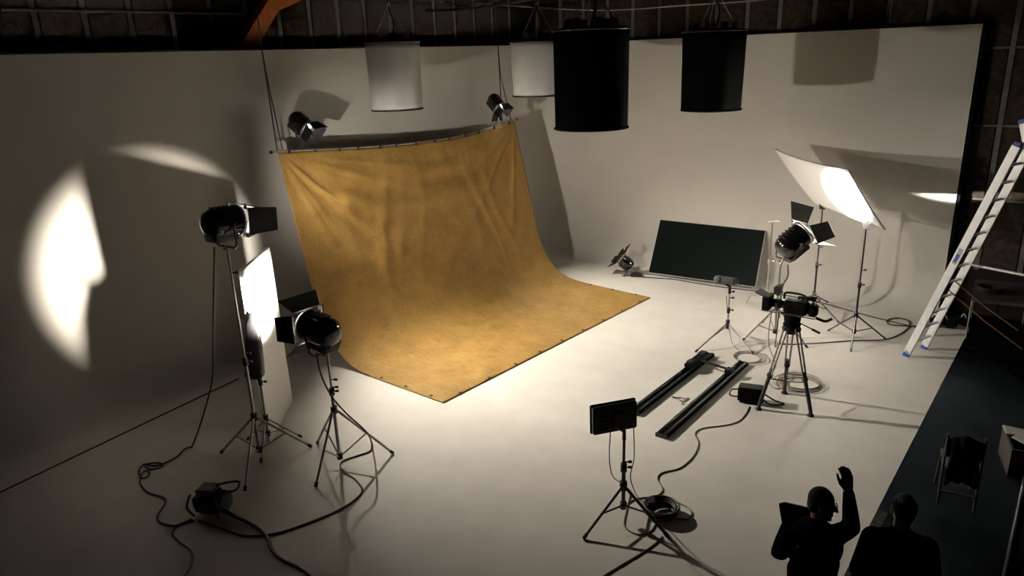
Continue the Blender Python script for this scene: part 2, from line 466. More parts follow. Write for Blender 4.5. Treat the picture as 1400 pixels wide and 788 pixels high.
# bar along the top edge (bends a little between its hangers)
bar = []
for j in range(-1, 62):
    u = j / 60; p = pL[0].lerp(pR[0], u); p.z -= 0.19 * 4 * u * (1 - u) * (0.6 + .8 * u) if 0 <= u <= 1 else 0
    p.z += 0.02; p.x -= 0.012; bar.append(p)
def bar_at(u):
    return bar[int(round(u * 60)) + 1]
b_ = thing('backdrop_bar', 'long thin bar carrying the top edge of the tan backdrop', 'bar', pL[0])
MB().tube(bar, 0.017, 8).build('tube', 'steel', b_)
for k in range(13):
    p = bar_at(min(1, max(0, (k + .5) / 13))); MB().box(p + Vector((0.03, 0, -.01)), (0.035, 0.03, 0.07), bev=.006).build('clip', 'dark', b_)
MB().tube([bar[0], bar[0] + Vector((0, -.03, 0))], .028, 8).build('end_cap', 'rubber', b_)
MB().tube([bar[-1], bar[-1] + Vector((0, .03, 0))], .028, 8).build('end_cap', 'rubber', b_)
for (pt, pa, pb_, lab) in (((358, 67), 0.0, 0.017, 'pair of black ropes holding the backdrop bar end away from the rounded corner'),
                           ((681, 63), 0.93, 0.985, 'pair of black ropes holding the backdrop bar end nearest the rounded corner')):
    top = onX(pt[0], pt[1], XB - .1); a = bar_at(pa); b2 = bar_at(pb_)
    up = Vector((top.x, top.y, ZS)); mid = top.lerp(a, .38)
    r = thing('rope_pair', lab, 'rope', top)
    MB().tube([up, top, mid, a], 0.012, 6).build('rope', 'rope', r)
    MB().tube([top, mid + Vector((.01, .02, 0)), b2], 0.010, 6).build('rope', 'rope', r)
    MB().lathe([(0, .0), (0, .03), (.06, .03), (.06, 0)], 8).build('knot', 'rope', r).location = Vector((a.x, a.y, a.z + .04)) - top
bpy.data.objects[:]
bpy.context.view_layer.update()

# ================================================================== LAMPS AND STANDS
def tri_stand(name, label, base, top_z, collar_z, leg_r, feet=None, ang0=0.0, brace_z=None, rad=0.018, material='steel', hub_z=0.12, group=None, knobs=(), foot_px=None, cat='stand'):
    base = Vector((base[0], base[1], 0)); t = thing(name, label, cat, base, group)
    MB().tube([base + Vector((0, 0, hub_z)), base + Vector((0, 0, collar_z + .35 * (top_z - collar_z)))], rad, 10).build('lower_pole', material, t)
    MB().tube([base + Vector((0, 0, collar_z + .3 * (top_z - collar_z))), base + Vector((0, 0, top_z))], rad * .72, 10).build('upper_pole', material, t)
    T = frame((0, 0, 1)); T.translation = base + Vector((0, 0, collar_z))
    MB(T).lathe([(-.05, rad), (-.05, rad * 1.9), (.05, rad * 1.9), (.05, rad)], 10).build('collar', 'dark', t)
    T = frame((0, 0, 1)); T.translation = base + Vector((0, 0, hub_z))
    MB(T).lathe([(-.04, 0), (-.04, rad * 1.7), (.04, rad * 1.7), (.04, rad)], 10).build('hub', 'dark', t)
    z2 = collar_z + .35 * (top_z - collar_z)
    T = frame((0, 0, 1)); T.translation = base + Vector((0, 0, z2))
    cz = MB(T).lathe([(-.05, rad), (-.05, rad * 1.6), (.05, rad * 1.6), (.05, rad * .7)], 10).build('clamp', 'dark', t)
    for kz in (z2,) + tuple(knobs):
        MB().tube([base + Vector((0, 0, kz)), base + _r0 * .05 + Vector((0, 0, kz))], .008, 6).tube([base + _r0 * .05 + Vector((0, 0, kz)), base + _r0 * .085 + Vector((0, 0, kz))], .017, 8).build('knob', 'dark', t)
    if feet is None:
        feet = [base + Vector((math.cos(ang0 + k * 2.0944), math.sin(ang0 + k * 2.0944), 0)) * leg_r for k in range(3)]
    for ft in feet:
        ft = Vector((ft[0], ft[1], 0)); d = (ft - base).normalized()
        a = base + d * (rad * 1.5) + Vector((0, 0, collar_z - .02)); f2 = ft + Vector((0, 0, rad * .8))
        lg = MB().tube([a, f2], rad * .72, 8).build('leg', material, t)
        MB().tube([f2 + (a - f2).normalized() * .05, f2 - (a - f2).normalized() * .008], rad * .95, 8).build('rubber_foot', 'rubber', lg)
        m_ = a.lerp(f2, .52)
        MB().tube([base + Vector((0, 0, hub_z)) + d * rad, m_], rad * .5, 6).build('brace', material, t)
    return t

LAMPS = []
def fresnel(name, label, pivot, aim, s, foot, on=True, power=0, doors=(50, 40, 45, 45), roll_up=(0, 0, 1), spot=70, blend=.5, group=None, yoke_tilt=None, lamp_r=.1, doorlen=.30):
    """pivot: centre of body; aim: unit direction; foot: top of whatever carries it"""
    pivot = Vector(pivot); aim = Vector(aim).normalized(); foot = Vector(foot)
    t = thing(name, label, 'studio light', foot, group)
    S = Matrix.Scale(s, 4)
    T = frame(aim, roll_up); T.translation = pivot; T = T @ S
    body = MB(T).lathe([(-.30, 0), (-.30, .07), (-.285, .125), (-.25, .17), (-.19, .198), (-.10, .21), (.16, .21), (.17, .215), (.2, .215)], 28).build('housing', 'gloss', t)
    MB(T).box((-.03, 0, -.20), (.40, .26, .13), bev=.02).build('base_housing', 'black', t)
    MB(T).box((-.22, 0, -.16), (.05, .2, .12), bev=.01).build('rear_plate', 'black', t)
    MB(T).box((-.255, .05, -.19), (.03, .03, .03), bev=.005).build('switch', 'red', t)
    for k in range(4):
        MB(T).box((-.14 + .075 * k, 0, .212), (.03, .17, .03), bev=.008).build('vent', 'black', t)
    MB(T).lathe([(.2, .19), (.2, .232), (.25, .232), (.25, .205), (.22, .19)], 28).build('front_ring', 'chrome' if on else 'steel', t)
    MB(T).lathe([(.205, .192), (.225, .13), (.232, .06), (.234, 0)], 24).build('lens', 'lens_on' if on else 'lens_off', t)
    for sy in (-1, 1):
        for sz in (-1, 1):
            MB(T).box((.255, sy * .2, sz * .2), (.03, .05, .05), bev=.006).build('door_bracket', 'chrome' if on else 'steel', t)
    # barn doors: top, bottom, left, right (angle from the beam axis outwards)
    h = .235; L = doorlen
    for idx, ang in enumerate(doors):
        if ang is None: continue
        a = math.radians(ang); w0, w1 = (.21, .30) if idx < 2 else (.2, .17)
        q = [(.27, -w0, 0), (.27, w0, 0), (.27 + L * math.cos(a), w1, L * math.sin(a)), (.27 + L * math.cos(a), -w1, L * math.sin(a))]
        rot = [0, math.pi, math.pi / 2, -math.pi / 2][idx]
        Rm = Matrix.Rotation(rot, 4, 'X')
        q = [Rm @ (Vector(p) + Vector((0, 0, h))) for p in q]
        dr = MB(T).plate(q, .008).build('barn_door', 'door', t)
        MB(T).tube([q[0], q[1]], .008, 6).build('hinge', 'steel', dr)
    # yoke
    side = (T.to_3x3() @ Vector((0, 1, 0))).normalized()
    dn = (foot - pivot); dn = dn.normalized()
    w_ = .25 * s; drop = min(.36 * s, (foot - pivot).length - .06)
    P = [pivot + side * w_, pivot + side * w_ + dn * (drop - .07 * s), pivot + side * (w_ - .06 * s) + dn * drop, pivot - side * (w_ - .06 * s) + dn * drop, pivot - side * w_ + dn * (drop - .07 * s), pivot - side * w_]
    MB().tube(P, .014 * s + .003, 8).build('yoke', 'black', t)
    for sg in (-1, 1):
        MB().tube([pivot + side * sg * (w_ - .045 * s), pivot + side * sg * (w_ + .05 * s)], .028 * s, 10).build('pivot_knob', 'dark', t)
    MB().tube([pivot + dn * (drop - .01), foot - dn * .0], .018, 10).build('spigot', 'steel', t)
    kd = side * .07; kc = foot.lerp(pivot + dn * drop, .5)
    MB().tube([kc, kc + kd], .012, 6).build('lock_knob', 'dark', t)
    if on and power:
        ld = bpy.data.lights.new(name + '_beam', 'SPOT'); ld.energy = power; ld.color = WARM
        ld.spot_size = math.radians(spot * 2); ld.spot_blend = blend; ld.shadow_soft_size = lamp_r * s
        lo = bpy.data.objects.new(name + '_beam', ld); COL.objects.link(lo)
        Ml = frame(-aim, (0, 0, 1)).to_3x3()
        Q = Matrix((Ml.col[1], Ml.col[2], Ml.col[0])).transposed().to_4x4()   # light looks along local -Z
        Q.translation = pivot + aim * (.262 * s)
        lo.matrix_world = Q
    return t

# ---- key lamp on a tall stand by the left wall
B1 = Vector((-7.88, 4.40, 0))
f1 = [G(335, 672), G(303, 620), G(425, 612)]
top1 = V(309, 345, B1)
tri_stand('light_stand', 'tall steel light stand carrying the highest fresnel lamp', B1, top1.z, V(347, 570, B1).z, .7, f1, rad=.022, knobs=(1.5, 2.55), hub_z=.16)
foot1 = Vector((B1.x, B1.y, top1.z))
piv1 = V(304, 304, B1)
aim1 = Vector((-.08, .99, -.07))
fresnel('fresnel_lamp', 'black fresnel lamp on the tallest stand, barn doors turned towards the tan backdrop', piv1, aim1, .82, foot1, True, POWER['key'], doors=(-18, -19, 16, 16), spot=62, blend=.5, lamp_r=.11, doorlen=.42)

# ---- second lamp aimed at the white board
B2 = Vector((-6.90, 4.92, 0))
f2 = [G(432, 667), G(537, 621), G(434, 607)]
top2 = V(451, 487, B2)
tri_stand('light_stand', 'steel light stand in front of the upright white board', B2, top2.z, V(457, 560, B2).z, .65, f2, rad=.022, knobs=(1.1, 1.2), hub_z=.14)
foot2 = Vector((B2.x, B2.y, top2.z))
piv2 = V(438, 451, B2)
fresnel('fresnel_lamp', 'round backed black fresnel lamp facing the upright white board', piv2, Vector((-1, .03, .03)), .90, foot2, True, POWER['board'], doors=(38, 50, 40, 35), spot=25.5, blend=.9, lamp_r=.06, doorlen=.24)

# ---- white polystyrene board, upright
wbR = Vector((-8.98, 5.65, 0)); wbL = G(329, 375, 2.42); wbL.z = 0
d_ = (wbL - wbR).normalized(); wbL = wbR + d_ * 1.22; nb = Vector((-d_.y, d_.x, 0))
if nb.x < 0: nb = -nb
lean = -nb * .02
t = MB().plate([wbR, wbL, wbL + Vector((0, 0, 2.44)) + lean, wbR + Vector((0, 0, 2.44)) + lean], .05)
tag(t.build('bounce_board', 'poly', origin=(wbR + wbL) / 2), 'tall white polystyrene board standing upright beside the tallest lamp stand', 'reflector board')
# ---- stand holding the board, with a black sandbag hung on it
B1b = wbL + nb * 0.05 + d_ * .10
tri_stand('board_stand', 'short steel stand clamped to the edge of the upright white board', B1b, 1.95, .42, .42, ang0=math.atan2(d_.y, d_.x), rad=.017, hub_z=.2)
sb0 = V(339, 428, B1b); sb1 = V(343, 518, B1b); 
sb = thing('sandbag', 'long black sandbag hung from the stand by the upright white board', 'sandbag', sb1)
T = frame((0, 0, -1)); T.translation = sb0; hgt = sb0.z - sb1.z
mb = MB(); vs = []; fs = []; nseg = 12; pr = [(0, .03, .03), (.06, .05, .04), (.15, .09, .05), (.45, .105, .06), (.75, .12, .075), (.95, .125, .08), (1.0, .09, .05)]
dirb = Vector((_r0.x, _r0.y, 0)); dirp = Vector((-dirb.y, dirb.x, 0))
for (h, a, b) in pr:
    for k in range(nseg):
        an = 2 * math.pi * k / nseg; ca, sa = math.cos(an), math.sin(an)
        vs.append(sb0.lerp(sb1, h) + Vector((0, 0, 0)) + dirb * (a * math.copysign(abs(ca) ** .6, ca)) + dirp * (b * math.copysign(abs(sa) ** .6, sa)) - dirp * .02 - d_ * .035 + nb * .05)
for i in range(len(pr) - 1):
    for k in range(nseg):
        fs.append((i * nseg + k, i * nseg + (k + 1) % nseg, (i + 1) * nseg + (k + 1) % nseg, (i + 1) * nseg + k))
fs.append(tuple(range(nseg))); fs.append(tuple(range((len(pr) - 1) * nseg, len(pr) * nseg)))
mb.add(vs, fs, True).build('bag', 'dark', sb)
MB().tube(smooth_path([sb0 - dirp * .02 + dirb * .03, sb0 + Vector((0, 0, .09)), sb0 - dirp * .02 - dirb * .03]), .012, 6).build('strap', 'grey', sb)

# ---- two lamps standing on the backdrop bar
for (bu, bpx, ppx, s, tgt, dr, lab) in (
        ('back', (418, 203), (411, 168), .66, Vector((.72, .26, -.60)), (4, 50, 16, 16), 'small fresnel lamp on the backdrop bar, standing well above its bar end'),
        ('corner', (682, 168), (678, 140), .64, Vector((.70, .04, -.72)), (0, 48, 8, 8), 'small fresnel lamp on the backdrop bar next to the rounded wall corner')):
    P = onX(bpx[0], bpx[1], XB); q = min(bar, key=lambda b: abs(b.y - P.y)); q = q + Vector((0, 0, .03))
    piv = onX(ppx[0], ppx[1], XB + .02)
    fresnel('fresnel_lamp', lab, piv, tgt, s, q, True, POWER[bu], doors=dr, spot=50 if bu == 'back' else 42, blend=1.0, lamp_r=.16, doorlen=.27)

# ---- third lamp, aimed up at the tilted reflector
B3 = Vector((-3.90, 12.12, 0))
top3 = V(1066, 362, B3)
tri_stand('light_stand', 'steel light stand behind the film camera under a lit fresnel lamp', B3, top3.z, V(1061, 420, B3).z, .75, [G(1015, 467), G(1103, 476), B3 + Vector((-.45, .65, 0))], rad=.022, knobs=(1.0,), hub_z=.14)
foot3 = Vector((B3.x, B3.y, top3.z)); piv3 = V(1084, 330, B3)
# tilted reflector on two stands
S1 = Vector((-2.80, 12.95, 0)); S2 = Vector((-3.80, 13.95, 0))
e1 = (Vector((-2.85, 13.14, 0)) - S2).normalized(); nh = Vector((-e1.y, e1.x, 0))
if nh.x < 0: nh = -nh
def on_plane(px, py, o, n):
    d = ray(px, py); return CAM + d * ((o - CAM).dot(n) / d.dot(n))
rBL = on_plane(1115, 279, S2, nh); rBR = on_plane(1210, 314, S2, nh)
rTL = on_plane(1060, 204, S2 - nh * .55, nh); rTR = on_plane(1160, 232, S2 - nh * .55, nh)
mb = MB(); N = 14; vs = []; fs = []
nrm = (rBR - rBL).cross(rTL - rBL).normalized()
if nrm.z > 0: nrm = -nrm
for i in range(N + 1):
    for j in range(N + 1):
        u, v = i / N, j / N
        p = (rBL.lerp(rBR, u)).lerp(rTL.lerp(rTR, u), v)
        p = p - nrm * .0 + nrm * (.07 * 4 * u * (1 - u) * v + .03 * 4 * v * (1 - v))
        vs.append(p)
for i in range(N):
    for j in range(N):
        a = i * (N + 1) + j; fs.append((a, a + N + 1, a + N + 2, a + 1))
mb.add(vs, fs, True)
rf = thing('tilted_reflector', 'white reflector sheet tilted over a lamp on two black stands', 'reflector board', (rBL + rBR) / 2)
ro = mb.build('sheet', 'poly', rf); sm = ro.modifiers.new('thickness', 'SOLIDIFY'); sm.thickness = .03; sm.offset = 0
rc = (rBL + rBR + rTL + rTR) / 4
print('REFL', (rBL - rBR).length, (rTL - rTR).length, (rBL - rTL).length, (rBR - rTR).length, rc, rBL, rBR, rTL, rTR)
fresnel('fresnel_lamp', 'lit fresnel lamp tipped upwards at the tilted white reflector', piv3, rBR.lerp(rTR, .45).lerp(rc, .45) - piv3, .97, foot3, True, POWER['bounce'], doors=(52, 40, 42, 42), spot=30, blend=.5, lamp_r=.05)
for (Bs, tp, cz, feet, lab) in ((S1, (1185, 311), (1173, 431), [G(1132, 453), G(1163, 481), G(1211, 465)], 'black stand under the brightest corner of the tilted reflector'),
                                (S2, (1121, 284), (1113, 403), [G(1147, 442), S2 + Vector((-.62, -.3, 0)), S2 + Vector((.1, .60, 0))], 'black stand under the dim corner of the tilted reflector, nearer the white wall')):
    tz = V(tp[0], tp[1], Bs).z
    st = tri_stand('reflector_stand', lab, Bs, tz, V(cz[0], cz[1], Bs).z, .6, feet, rad=.019, material='black', hub_z=.1, knobs=(tz - .75,))
    MB().plate([Bs + Vector((-.04, -.05, tz - .02)), Bs + Vector((.06, -.05, tz - .02)), Bs + Vector((.02, .03, tz + .16)), Bs + Vector((-.08, .03, tz + .16))], .02).build('clamp_plate', 'dark', st)

# ---- lamp standing on the floor by the back wall, unlit
FB = G(856, 374)
fpv = FB + Vector((0.0, 0, .27))
fresnel('fresnel_lamp', 'unlit lamp with wide open barn doors standing low on the floor by the back wall', fpv, -_r0 * .75 + Vector((-.1, .3, .5)), .60, FB + Vector((0, 0, .05)), False, 0, doors=(80, 60, 55, 62), doorlen=.36)
t = thing('floor_plate', 'low metal floor stand under the unlit lamp by the back wall', 'stand', FB)
for k in range(3):
    a = 2.0944 * k + .9; d = Vector((math.cos(a), math.sin(a), 0)); MB().tube([FB + Vector((0, 0, .045)), FB + d * .22 + Vector((0, 0, .03)), FB + d * .30 + Vector((0, 0, .012))], .012, 6).build('leg', 'steel', t)
MB().tube([FB + Vector((0, 0, .02)), FB + Vector((0, 0, .06))], .03, 10).build('hub', 'steel', t)
sp = G(870, 378)
MB().box(sp + Vector((0, 0, .035)), (.30, .18, .07), Matrix.Rotation(.4, 4, 'Z'), bev=.02)
tag(MB().box(sp + Vector((0, 0, .035)), (.28, .17, .07), Matrix.Rotation(.4, 4, 'Z'), bev=.02).box(sp + Vector((0, 0, .08)), (.12, .1, .03), Matrix.Rotation(.4, 4, 'Z'), bev=.008).build('cable_box', 'dark', origin=sp), 'flat black cable box on the floor beside the unlit lamp', 'box')

# ---- black board leaning on the back wall
bl, br = G(887, 373), G(1033, 393); tl, trr = onY(903, 301, YB - .03), onY(1047, 316, YB - .03)
bl = G(887, 373, .05); br = G(1033, 393, .07)
t = thing('black_board', 'black painted board with white edges leaning against the back wall', 'board', (bl + br) / 2)
MB().plate([bl, br, trr, tl], .045).build('core', 'poly', t)
nn = (br - bl).cross(tl - bl).normalized()
if nn.y > 0: nn = -nn
ins = lambda p, c: p.lerp(c, .006)
cc = (bl + br + tl + trr) / 4
MB().plate([ins(p, cc) + nn * .025 for p in (bl, br, trr, tl)], .006).build('black_face', 'polyblack', t)

# ---- microphone blimp on its stand
S5 = Vector((-4.50, 11.45, 0)); tz5 = V(991, 392, S5).z
tri_stand('microphone_stand', 'slim dark stand in front of the leaning black board', S5, tz5, V(989, 441, S5).z, .75, [G(951, 482), G(1030, 485), S5 + Vector((-.35, .65, 0))], rad=.018, material='steel', hub_z=.32, knobs=(tz5 - .09, tz5 - .2))
a = V(976, 381, S5); b = V(1010, 386, S5); ax = (b - a).normalized(); LB = (b - a).length
t = thing('microphone_blimp', 'grey capsule shaped microphone windshield on a slim stand', 'microphone', (S5.x, S5.y, tz5))
T = frame(ax); T.translation = (a + b) / 2
R5 = .065
prof = [(-LB / 2, 0)] + [(-LB / 2 + R5 - R5 * math.cos(k * math.pi / 12), R5 * math.sin(k * math.pi / 12)) for k in range(1, 7)] + [(LB / 2 - R5 + R5 * math.sin(k * math.pi / 12), R5 * math.cos(k * math.pi / 12)) for k in range(0, 6)] + [(LB / 2, 0)]
MB(T).lathe(prof, 18).build('windshield', 'grey', t)
for x in (-LB * .28, LB * .28):
    MB(T).lathe([(x - .012, R5), (x - .012, R5 + .006), (x + .012, R5 + .006), (x + .012, R5)], 18).build('band', 'dark', t)
MB().tube([Vector((S5.x, S5.y, tz5 - .12)), Vector((S5.x, S5.y, tz5)), (a + b) / 2 - Vector((0, 0, R5))], .026, 8).build('pistol_grip', 'dark', t)

# ---- pale century stand with a short arm
S6 = G(1047, 424)
t = thing('century_stand', 'bare bright steel stand with a small T top next to the leaning black board', 'stand', S6)
tz6 = V(1052, 303, S6).z
MB().tube([S6 + Vector((0, 0, .05)), S6 + Vector((0, 0, tz6 * .55))], .019, 8).build('lower_pole', 'chrome', t)
MB().tube([S6 + Vector((0, 0, tz6 * .5)), S6 + Vector((0, 0, tz6))], .013, 8).build('upper_pole', 'chrome', t)
for k in range(3):
    an = math.radians(200 + 120 * k) ; d = Vector((math.cos(an), math.sin(an), 0)); z = .22 + .06 * k
    if k == 0: d = (G(1013, 412) - S6); d.z = 0; d.normalize()
    MB().tube([S6 + Vector((0, 0, z)), S6 + d * .36 + Vector((0, 0, z)), S6 + d * .44 + Vector((0, 0, z - .08)), S6 + d * .5 + Vector((0, 0, .012))], .014, 8).build('leg', 'chrome', t)
MB().tube([S6 + Vector((0, 0, tz6)) - _r0 * .1, S6 + Vector((0, 0, tz6)) + _r0 * .12], .016, 8).build('cross_head', 'steel', t)
MB().box(S6 + Vector((0, 0, tz6 * .56)), (.07, .07, .1), bev=.015).tube([S6 + Vector((0, 0, tz6 * .56)), S6 + Vector((0, 0, tz6 * .56)) + _r0 * .11], .014, 8).build('grip_head', 'steel', t)

# ================================================================== FILM CAMERA ON TRIPOD
BT = Vector((-2.90, 9.72, 0))
ft = [G(1037, 560), G(1108, 569), G(1072, 538)]
ztop = V(1083, 446, BT).z
t = thing('camera_tripod', 'black twin tube tripod carrying the film camera', 'tripod', BT)
hc = V(1083, 440, BT); hc = Vector((hc.x, hc.y, ztop))
for p in ft:
    p = Vector((p.x, p.y, 0)); d = (p - BT); d.z = 0; d.normalize(); sd = Vector((-d.y, d.x, 0))
    a = hc + d * .09; knee = a.lerp(p, .58); lg = MB()
    lg.tube([a + sd * .035, knee + sd * .028], .014, 8).tube([a - sd * .035, knee - sd * .028], .014, 8)
    l_ = lg.build('leg', 'steel', t)
    MB().box(knee, (.07, .07, .07), frame(d), bev=.012).build('knee_clamp', 'dark', l_)
    MB().tube([a.lerp(p, .5), p + Vector((0, 0, .05))], .027, 10).build('lower_leg', 'black', l_)
    MB().lathe([], 4) if False else None
    T = frame((0, 0, 1)); T.translation = p
    MB(T).lathe([(0, 0), (0.002, .045), (.02, .045), (.045, .02), (.07, .02), (.07, 0)], 12).build('rubber_foot', 'rubber', l_)
    MB().tube([Vector((BT.x, BT.y, .36)), knee + Vector((0, 0, -.05))], .010, 6).build('spreader_arm', 'dark', t)
    MB().box(a + Vector((0, 0, -.02)), (.09, .09, .07), frame(d), bev=.015).build('shoulder', 'dark', l_)
T = frame((0, 0, 1)); T.translation = hc
MB(T).lathe([(-.11, 0), (-.11, .06), (-.03, .10), (.03, .12), (.04, .08), (.05, .08), (.06, .105), (.15, .115), (.17, .09), (.17, 0)], 20).build('fluid_head', 'matte', t)
ph0 = hc + Vector((0, 0, .1)); ph1 = V(1121, 456, BT, -.15)
MB().tube([ph0, ph0.lerp(ph1, .5), ph1], [.009, .009, .009], 8).build('pan_handle', 'dark', t)
MB().tube([ph0.lerp(ph1, .72), ph1], .017, 10).build('handle_grip', 'rubber', t)
# the camera
cb = hc + Vector((0, 0, .17))
cd = (V(1052, 416, BT) - V(1110, 424, BT)); cd.z = 0; cd.normalize()
cd = (cd + Vector((-.15, .25, 0))).normalized()
t = thing('film_camera', 'black film camera with matte box, top handle and viewfinder on the tripod', 'camera', cb)
T = frame(cd); T.translation = cb + Vector((0, 0, .0))
MB(T).box((0, 0, .015), (.30, .10, .03), bev=.006).build('base_plate', 'dark', t)
MB(T).box((-.04, 0, .12), (.32, .15, .18), bev=.02).build('body', 'matte', t)
MB(T).box((-.26, 0, .11), (.12, .13, .16), bev=.02).build('battery', 'matte', t)
ln = MB(T.copy() @ Matrix.Translation((.12, 0, .125))).lathe([(0, .055), (.05, .055), (.05, .065), (.13, .065), (.13, .058), (.2, .058), (.2, .04)], 20).build('lens', 'gloss', t)
MB(T.copy() @ Matrix.Translation((.17, 0, .125))).lathe([(0, .066), (0, .072), (.03, .072), (.03, .066)], 20).build('focus_ring', 'rubber', ln)
mbx = MB(T); mbx.box((.35, 0, .125), (.10, .22, .20), bev=.01); mo = mbx.build('matte_box', 'matte', t)
MB(T).plate([(.36, -.1, .21), (.36, .1, .21), (.50, .12, .27), (.50, -.12, .27)], .006).build('flag', 'matte', mo)
MB(T).tube(smooth_path([(-.16, 0, .21), (-.15, 0, .28), (-.08, 0, .305), (.08, 0, .305), (.13, 0, .28), (.13, 0, .21)]), .016, 8).build('top_handle', 'dark', t)
MB(T).box((.22, .02, .33), (.08, .14, .12), bev=.015).build('monitor', 'dark', t)
MB(T).tube([(.16, .02, .25), (.2, .02, .3)], .012, 6).build('monitor_arm', 'steel', t)
MB(T).tube([(-.02, -.14, .2), (-.2, -.14, .22)], .03, 10).tube([(-.2, -.14, .22), (-.25, -.14, .225)], .042, 10).build('viewfinder', 'dark', t)
MB(T).tube([(-.06, -.13, .2), (-.06, -.06, .2)], .014, 8).build('viewfinder_arm', 'steel', t)
for sy in (-.04, .04):
    MB(T).tube([(-.3, sy, .0), (.42, sy, .0)], .009, 8).build('support_rod', 'steel', t)
MB(T).tube(smooth_path([(-.3, -.02, .0), (-.42, -.03, -.03), (-.5, -.04, .02)]), .02, 8).build('shoulder_pad', 'rubber', t)

# ---- black case under the tripod
bc = G(1026, 549)
t = thing('battery_case', 'black soft case with carrying straps on the floor by the tripod leg', 'case', bc)
Rz = Matrix.Rotation(.30, 4, 'Z')
MB().box(bc + Vector((0, 0, .115)), (.36, .22, .23), Rz, bev=.03).build('body', 'matte', t)
MB().box(bc + Vector((0, 0, .225)), (.34, .2, .03), Rz, bev=.012).build('lid', 'matte', t)
rx = Rz @ Vector((1, 0, 0))
MB().tube(smooth_path([bc - rx * .17 + Vector((0, 0, .17)), bc - rx * .27 + Vector((0, 0, .15)), bc - rx * .29 + Vector((0, 0, .06)), bc - rx * .18 + Vector((0, 0, .05))]), .012, 6).build('strap', 'cable', t)
MB().tube(smooth_path([bc + rx * .17 + Vector((0, 0, .15)), bc + rx * .33 + Vector((0, 0, .06)), bc + rx * .45 + Vector((0, .03, .015)), bc + rx * .3 + Vector((0, -.05, .013)), bc + rx * .17 + Vector((0, 0, .05))]), .012, 6).build('strap', 'cable', t)

# ================================================================== DOLLY RAILS
def rail(p, q, label):
    T = frame(q - p); T.translation = p; L = (q - p).length
    t = thing('slider_rail', label, 'rail', p)
    MB(T).box((L / 2, 0, .018), (L, .16, .036), bev=.006).build('bed', 'blackskirt', t)
    for sy in (-.05, .05):
        MB(T).tube([(0.01, sy, .058), (L - .01, sy, .058)], .018, 10).build('runner', 'railblack', t)
    for x in (.0, L): MB(T).box((x, 0, .03), (.02, .17, .06), bev=.004).build('end_plate', 'dark', t)
    return T
r1a, r1b = G(866, 567), G(970, 487); r2a, r2b = G(904, 599), G(1016, 499)
T1 = rail(r1a, r1b, 'black slider rail carrying the small carriage')
T2 = rail(r2a, r2b, 'black slider rail with nothing but the bar end on it')
L1_ = (r1b - r1a).length; L2_ = (r2b - r2a).length
p1 = T1 @ Vector((L1_ * .80, 0, .078)); p2 = T2 @ Vector((L2_ * .80, 0, .078))
t = thing('slider_carriage', 'black carriage sitting across both slider rails', 'carriage', p1)
Tc = T1.copy(); Tc.translation = p1
MB(Tc).box((0, 0, .035), (.62, .14, .07), bev=.012).build('truck', 'railblack', t)
for x in (-.22, .22): MB(Tc).box((x, 0, .085), (.12, .1, .04), bev=.01).build('clamp', 'dark', t)
Tc2 = T2.copy(); Tc2.translation = p2
MB(Tc2).box((0, 0, .035), (.14, .12, .07), bev=.012).build('end_block', 'railblack', t)
MB().tube([p1 + Vector((0, 0, .05)), p2 + Vector((0, 0, .05))], .02, 8).build('cross_tube', 'railblack', t)
kx = G(930, 547)
t = thing('loose_connector', 'small tangle of pale wire with plugs between the slider rails', 'connector', kx)
MB().tube(smooth_path([kx + Vector((-.08, .0, .008)), kx + Vector((-.02, .06, .008)), kx + Vector((.05, .03, .02)), kx + Vector((.09, .1, .008)), kx + Vector((.07, -.03, .008)), kx + Vector((0, -.04, .02)), kx + Vector((.08, -.08, .008))]), .007, 6).build('wire', 'greycable', t)
MB().tube([kx + Vector((-.13, .0, .012)), kx + Vector((-.07, .0, .012))], .012, 8).build('plug', 'dark', t)
MB().tube([kx + Vector((.08, -.08, .012)), kx + Vector((.09, -.13, .012))], .012, 8).build('plug', 'steel', t)

# ================================================================== PANEL LIGHT ON STAND
BL = Vector((-3.42, 6.02, 0)); tzl = V(850, 592, BL).z
tri_stand('panel_stand', 'sturdy black stand under the flat panel light', BL, tzl, V(850, 664, BL).z, .6, [G(798, 738), G(913, 736), BL + Vector((-.30, .55, 0))], rad=.022, material='black', hub_z=.18, knobs=(tzl - .35,))
pc_ = V(840, 571, BL)
fd = Vector((-.82, .57, -.03)).normalized()
T = frame(fd, (0, 0, 1)); T.translation = pc_
t = thing('panel_light', 'flat black panel light seen from its back on a sturdy stand', 'studio light', (BL.x, BL.y, tzl))
MB(T).box((0, 0, 0), (.06, .50, .31), bev=.012).build('housing', 'black', t)
MB(T).box((.04, 0, 0), (.03, .52, .33), bev=.01).build('front_frame', 'matte', t)
MB(T).box((-.045, -.03, -.02), (.05, .14, .15), bev=.012).build('power_pack', 'dark', t)
for k in range(5): MB(T).box((-.036, .13, -.1 + .045 * k), (.016, .1, .018), bev=.003).build('cooling_fin', 'dark', t)
MB(T).box((-.04, -.05, .03), (.055, .05, .05), bev=.01).build('battery_plate', 'grey', t)
MB().tube([Vector((BL.x, BL.y, tzl - .08)), Vector((BL.x, BL.y, tzl + .02)), pc_ + T.to_3x3() @ Vector((-.05, 0, -.08))], .022, 8).build('bracket', 'dark', t)

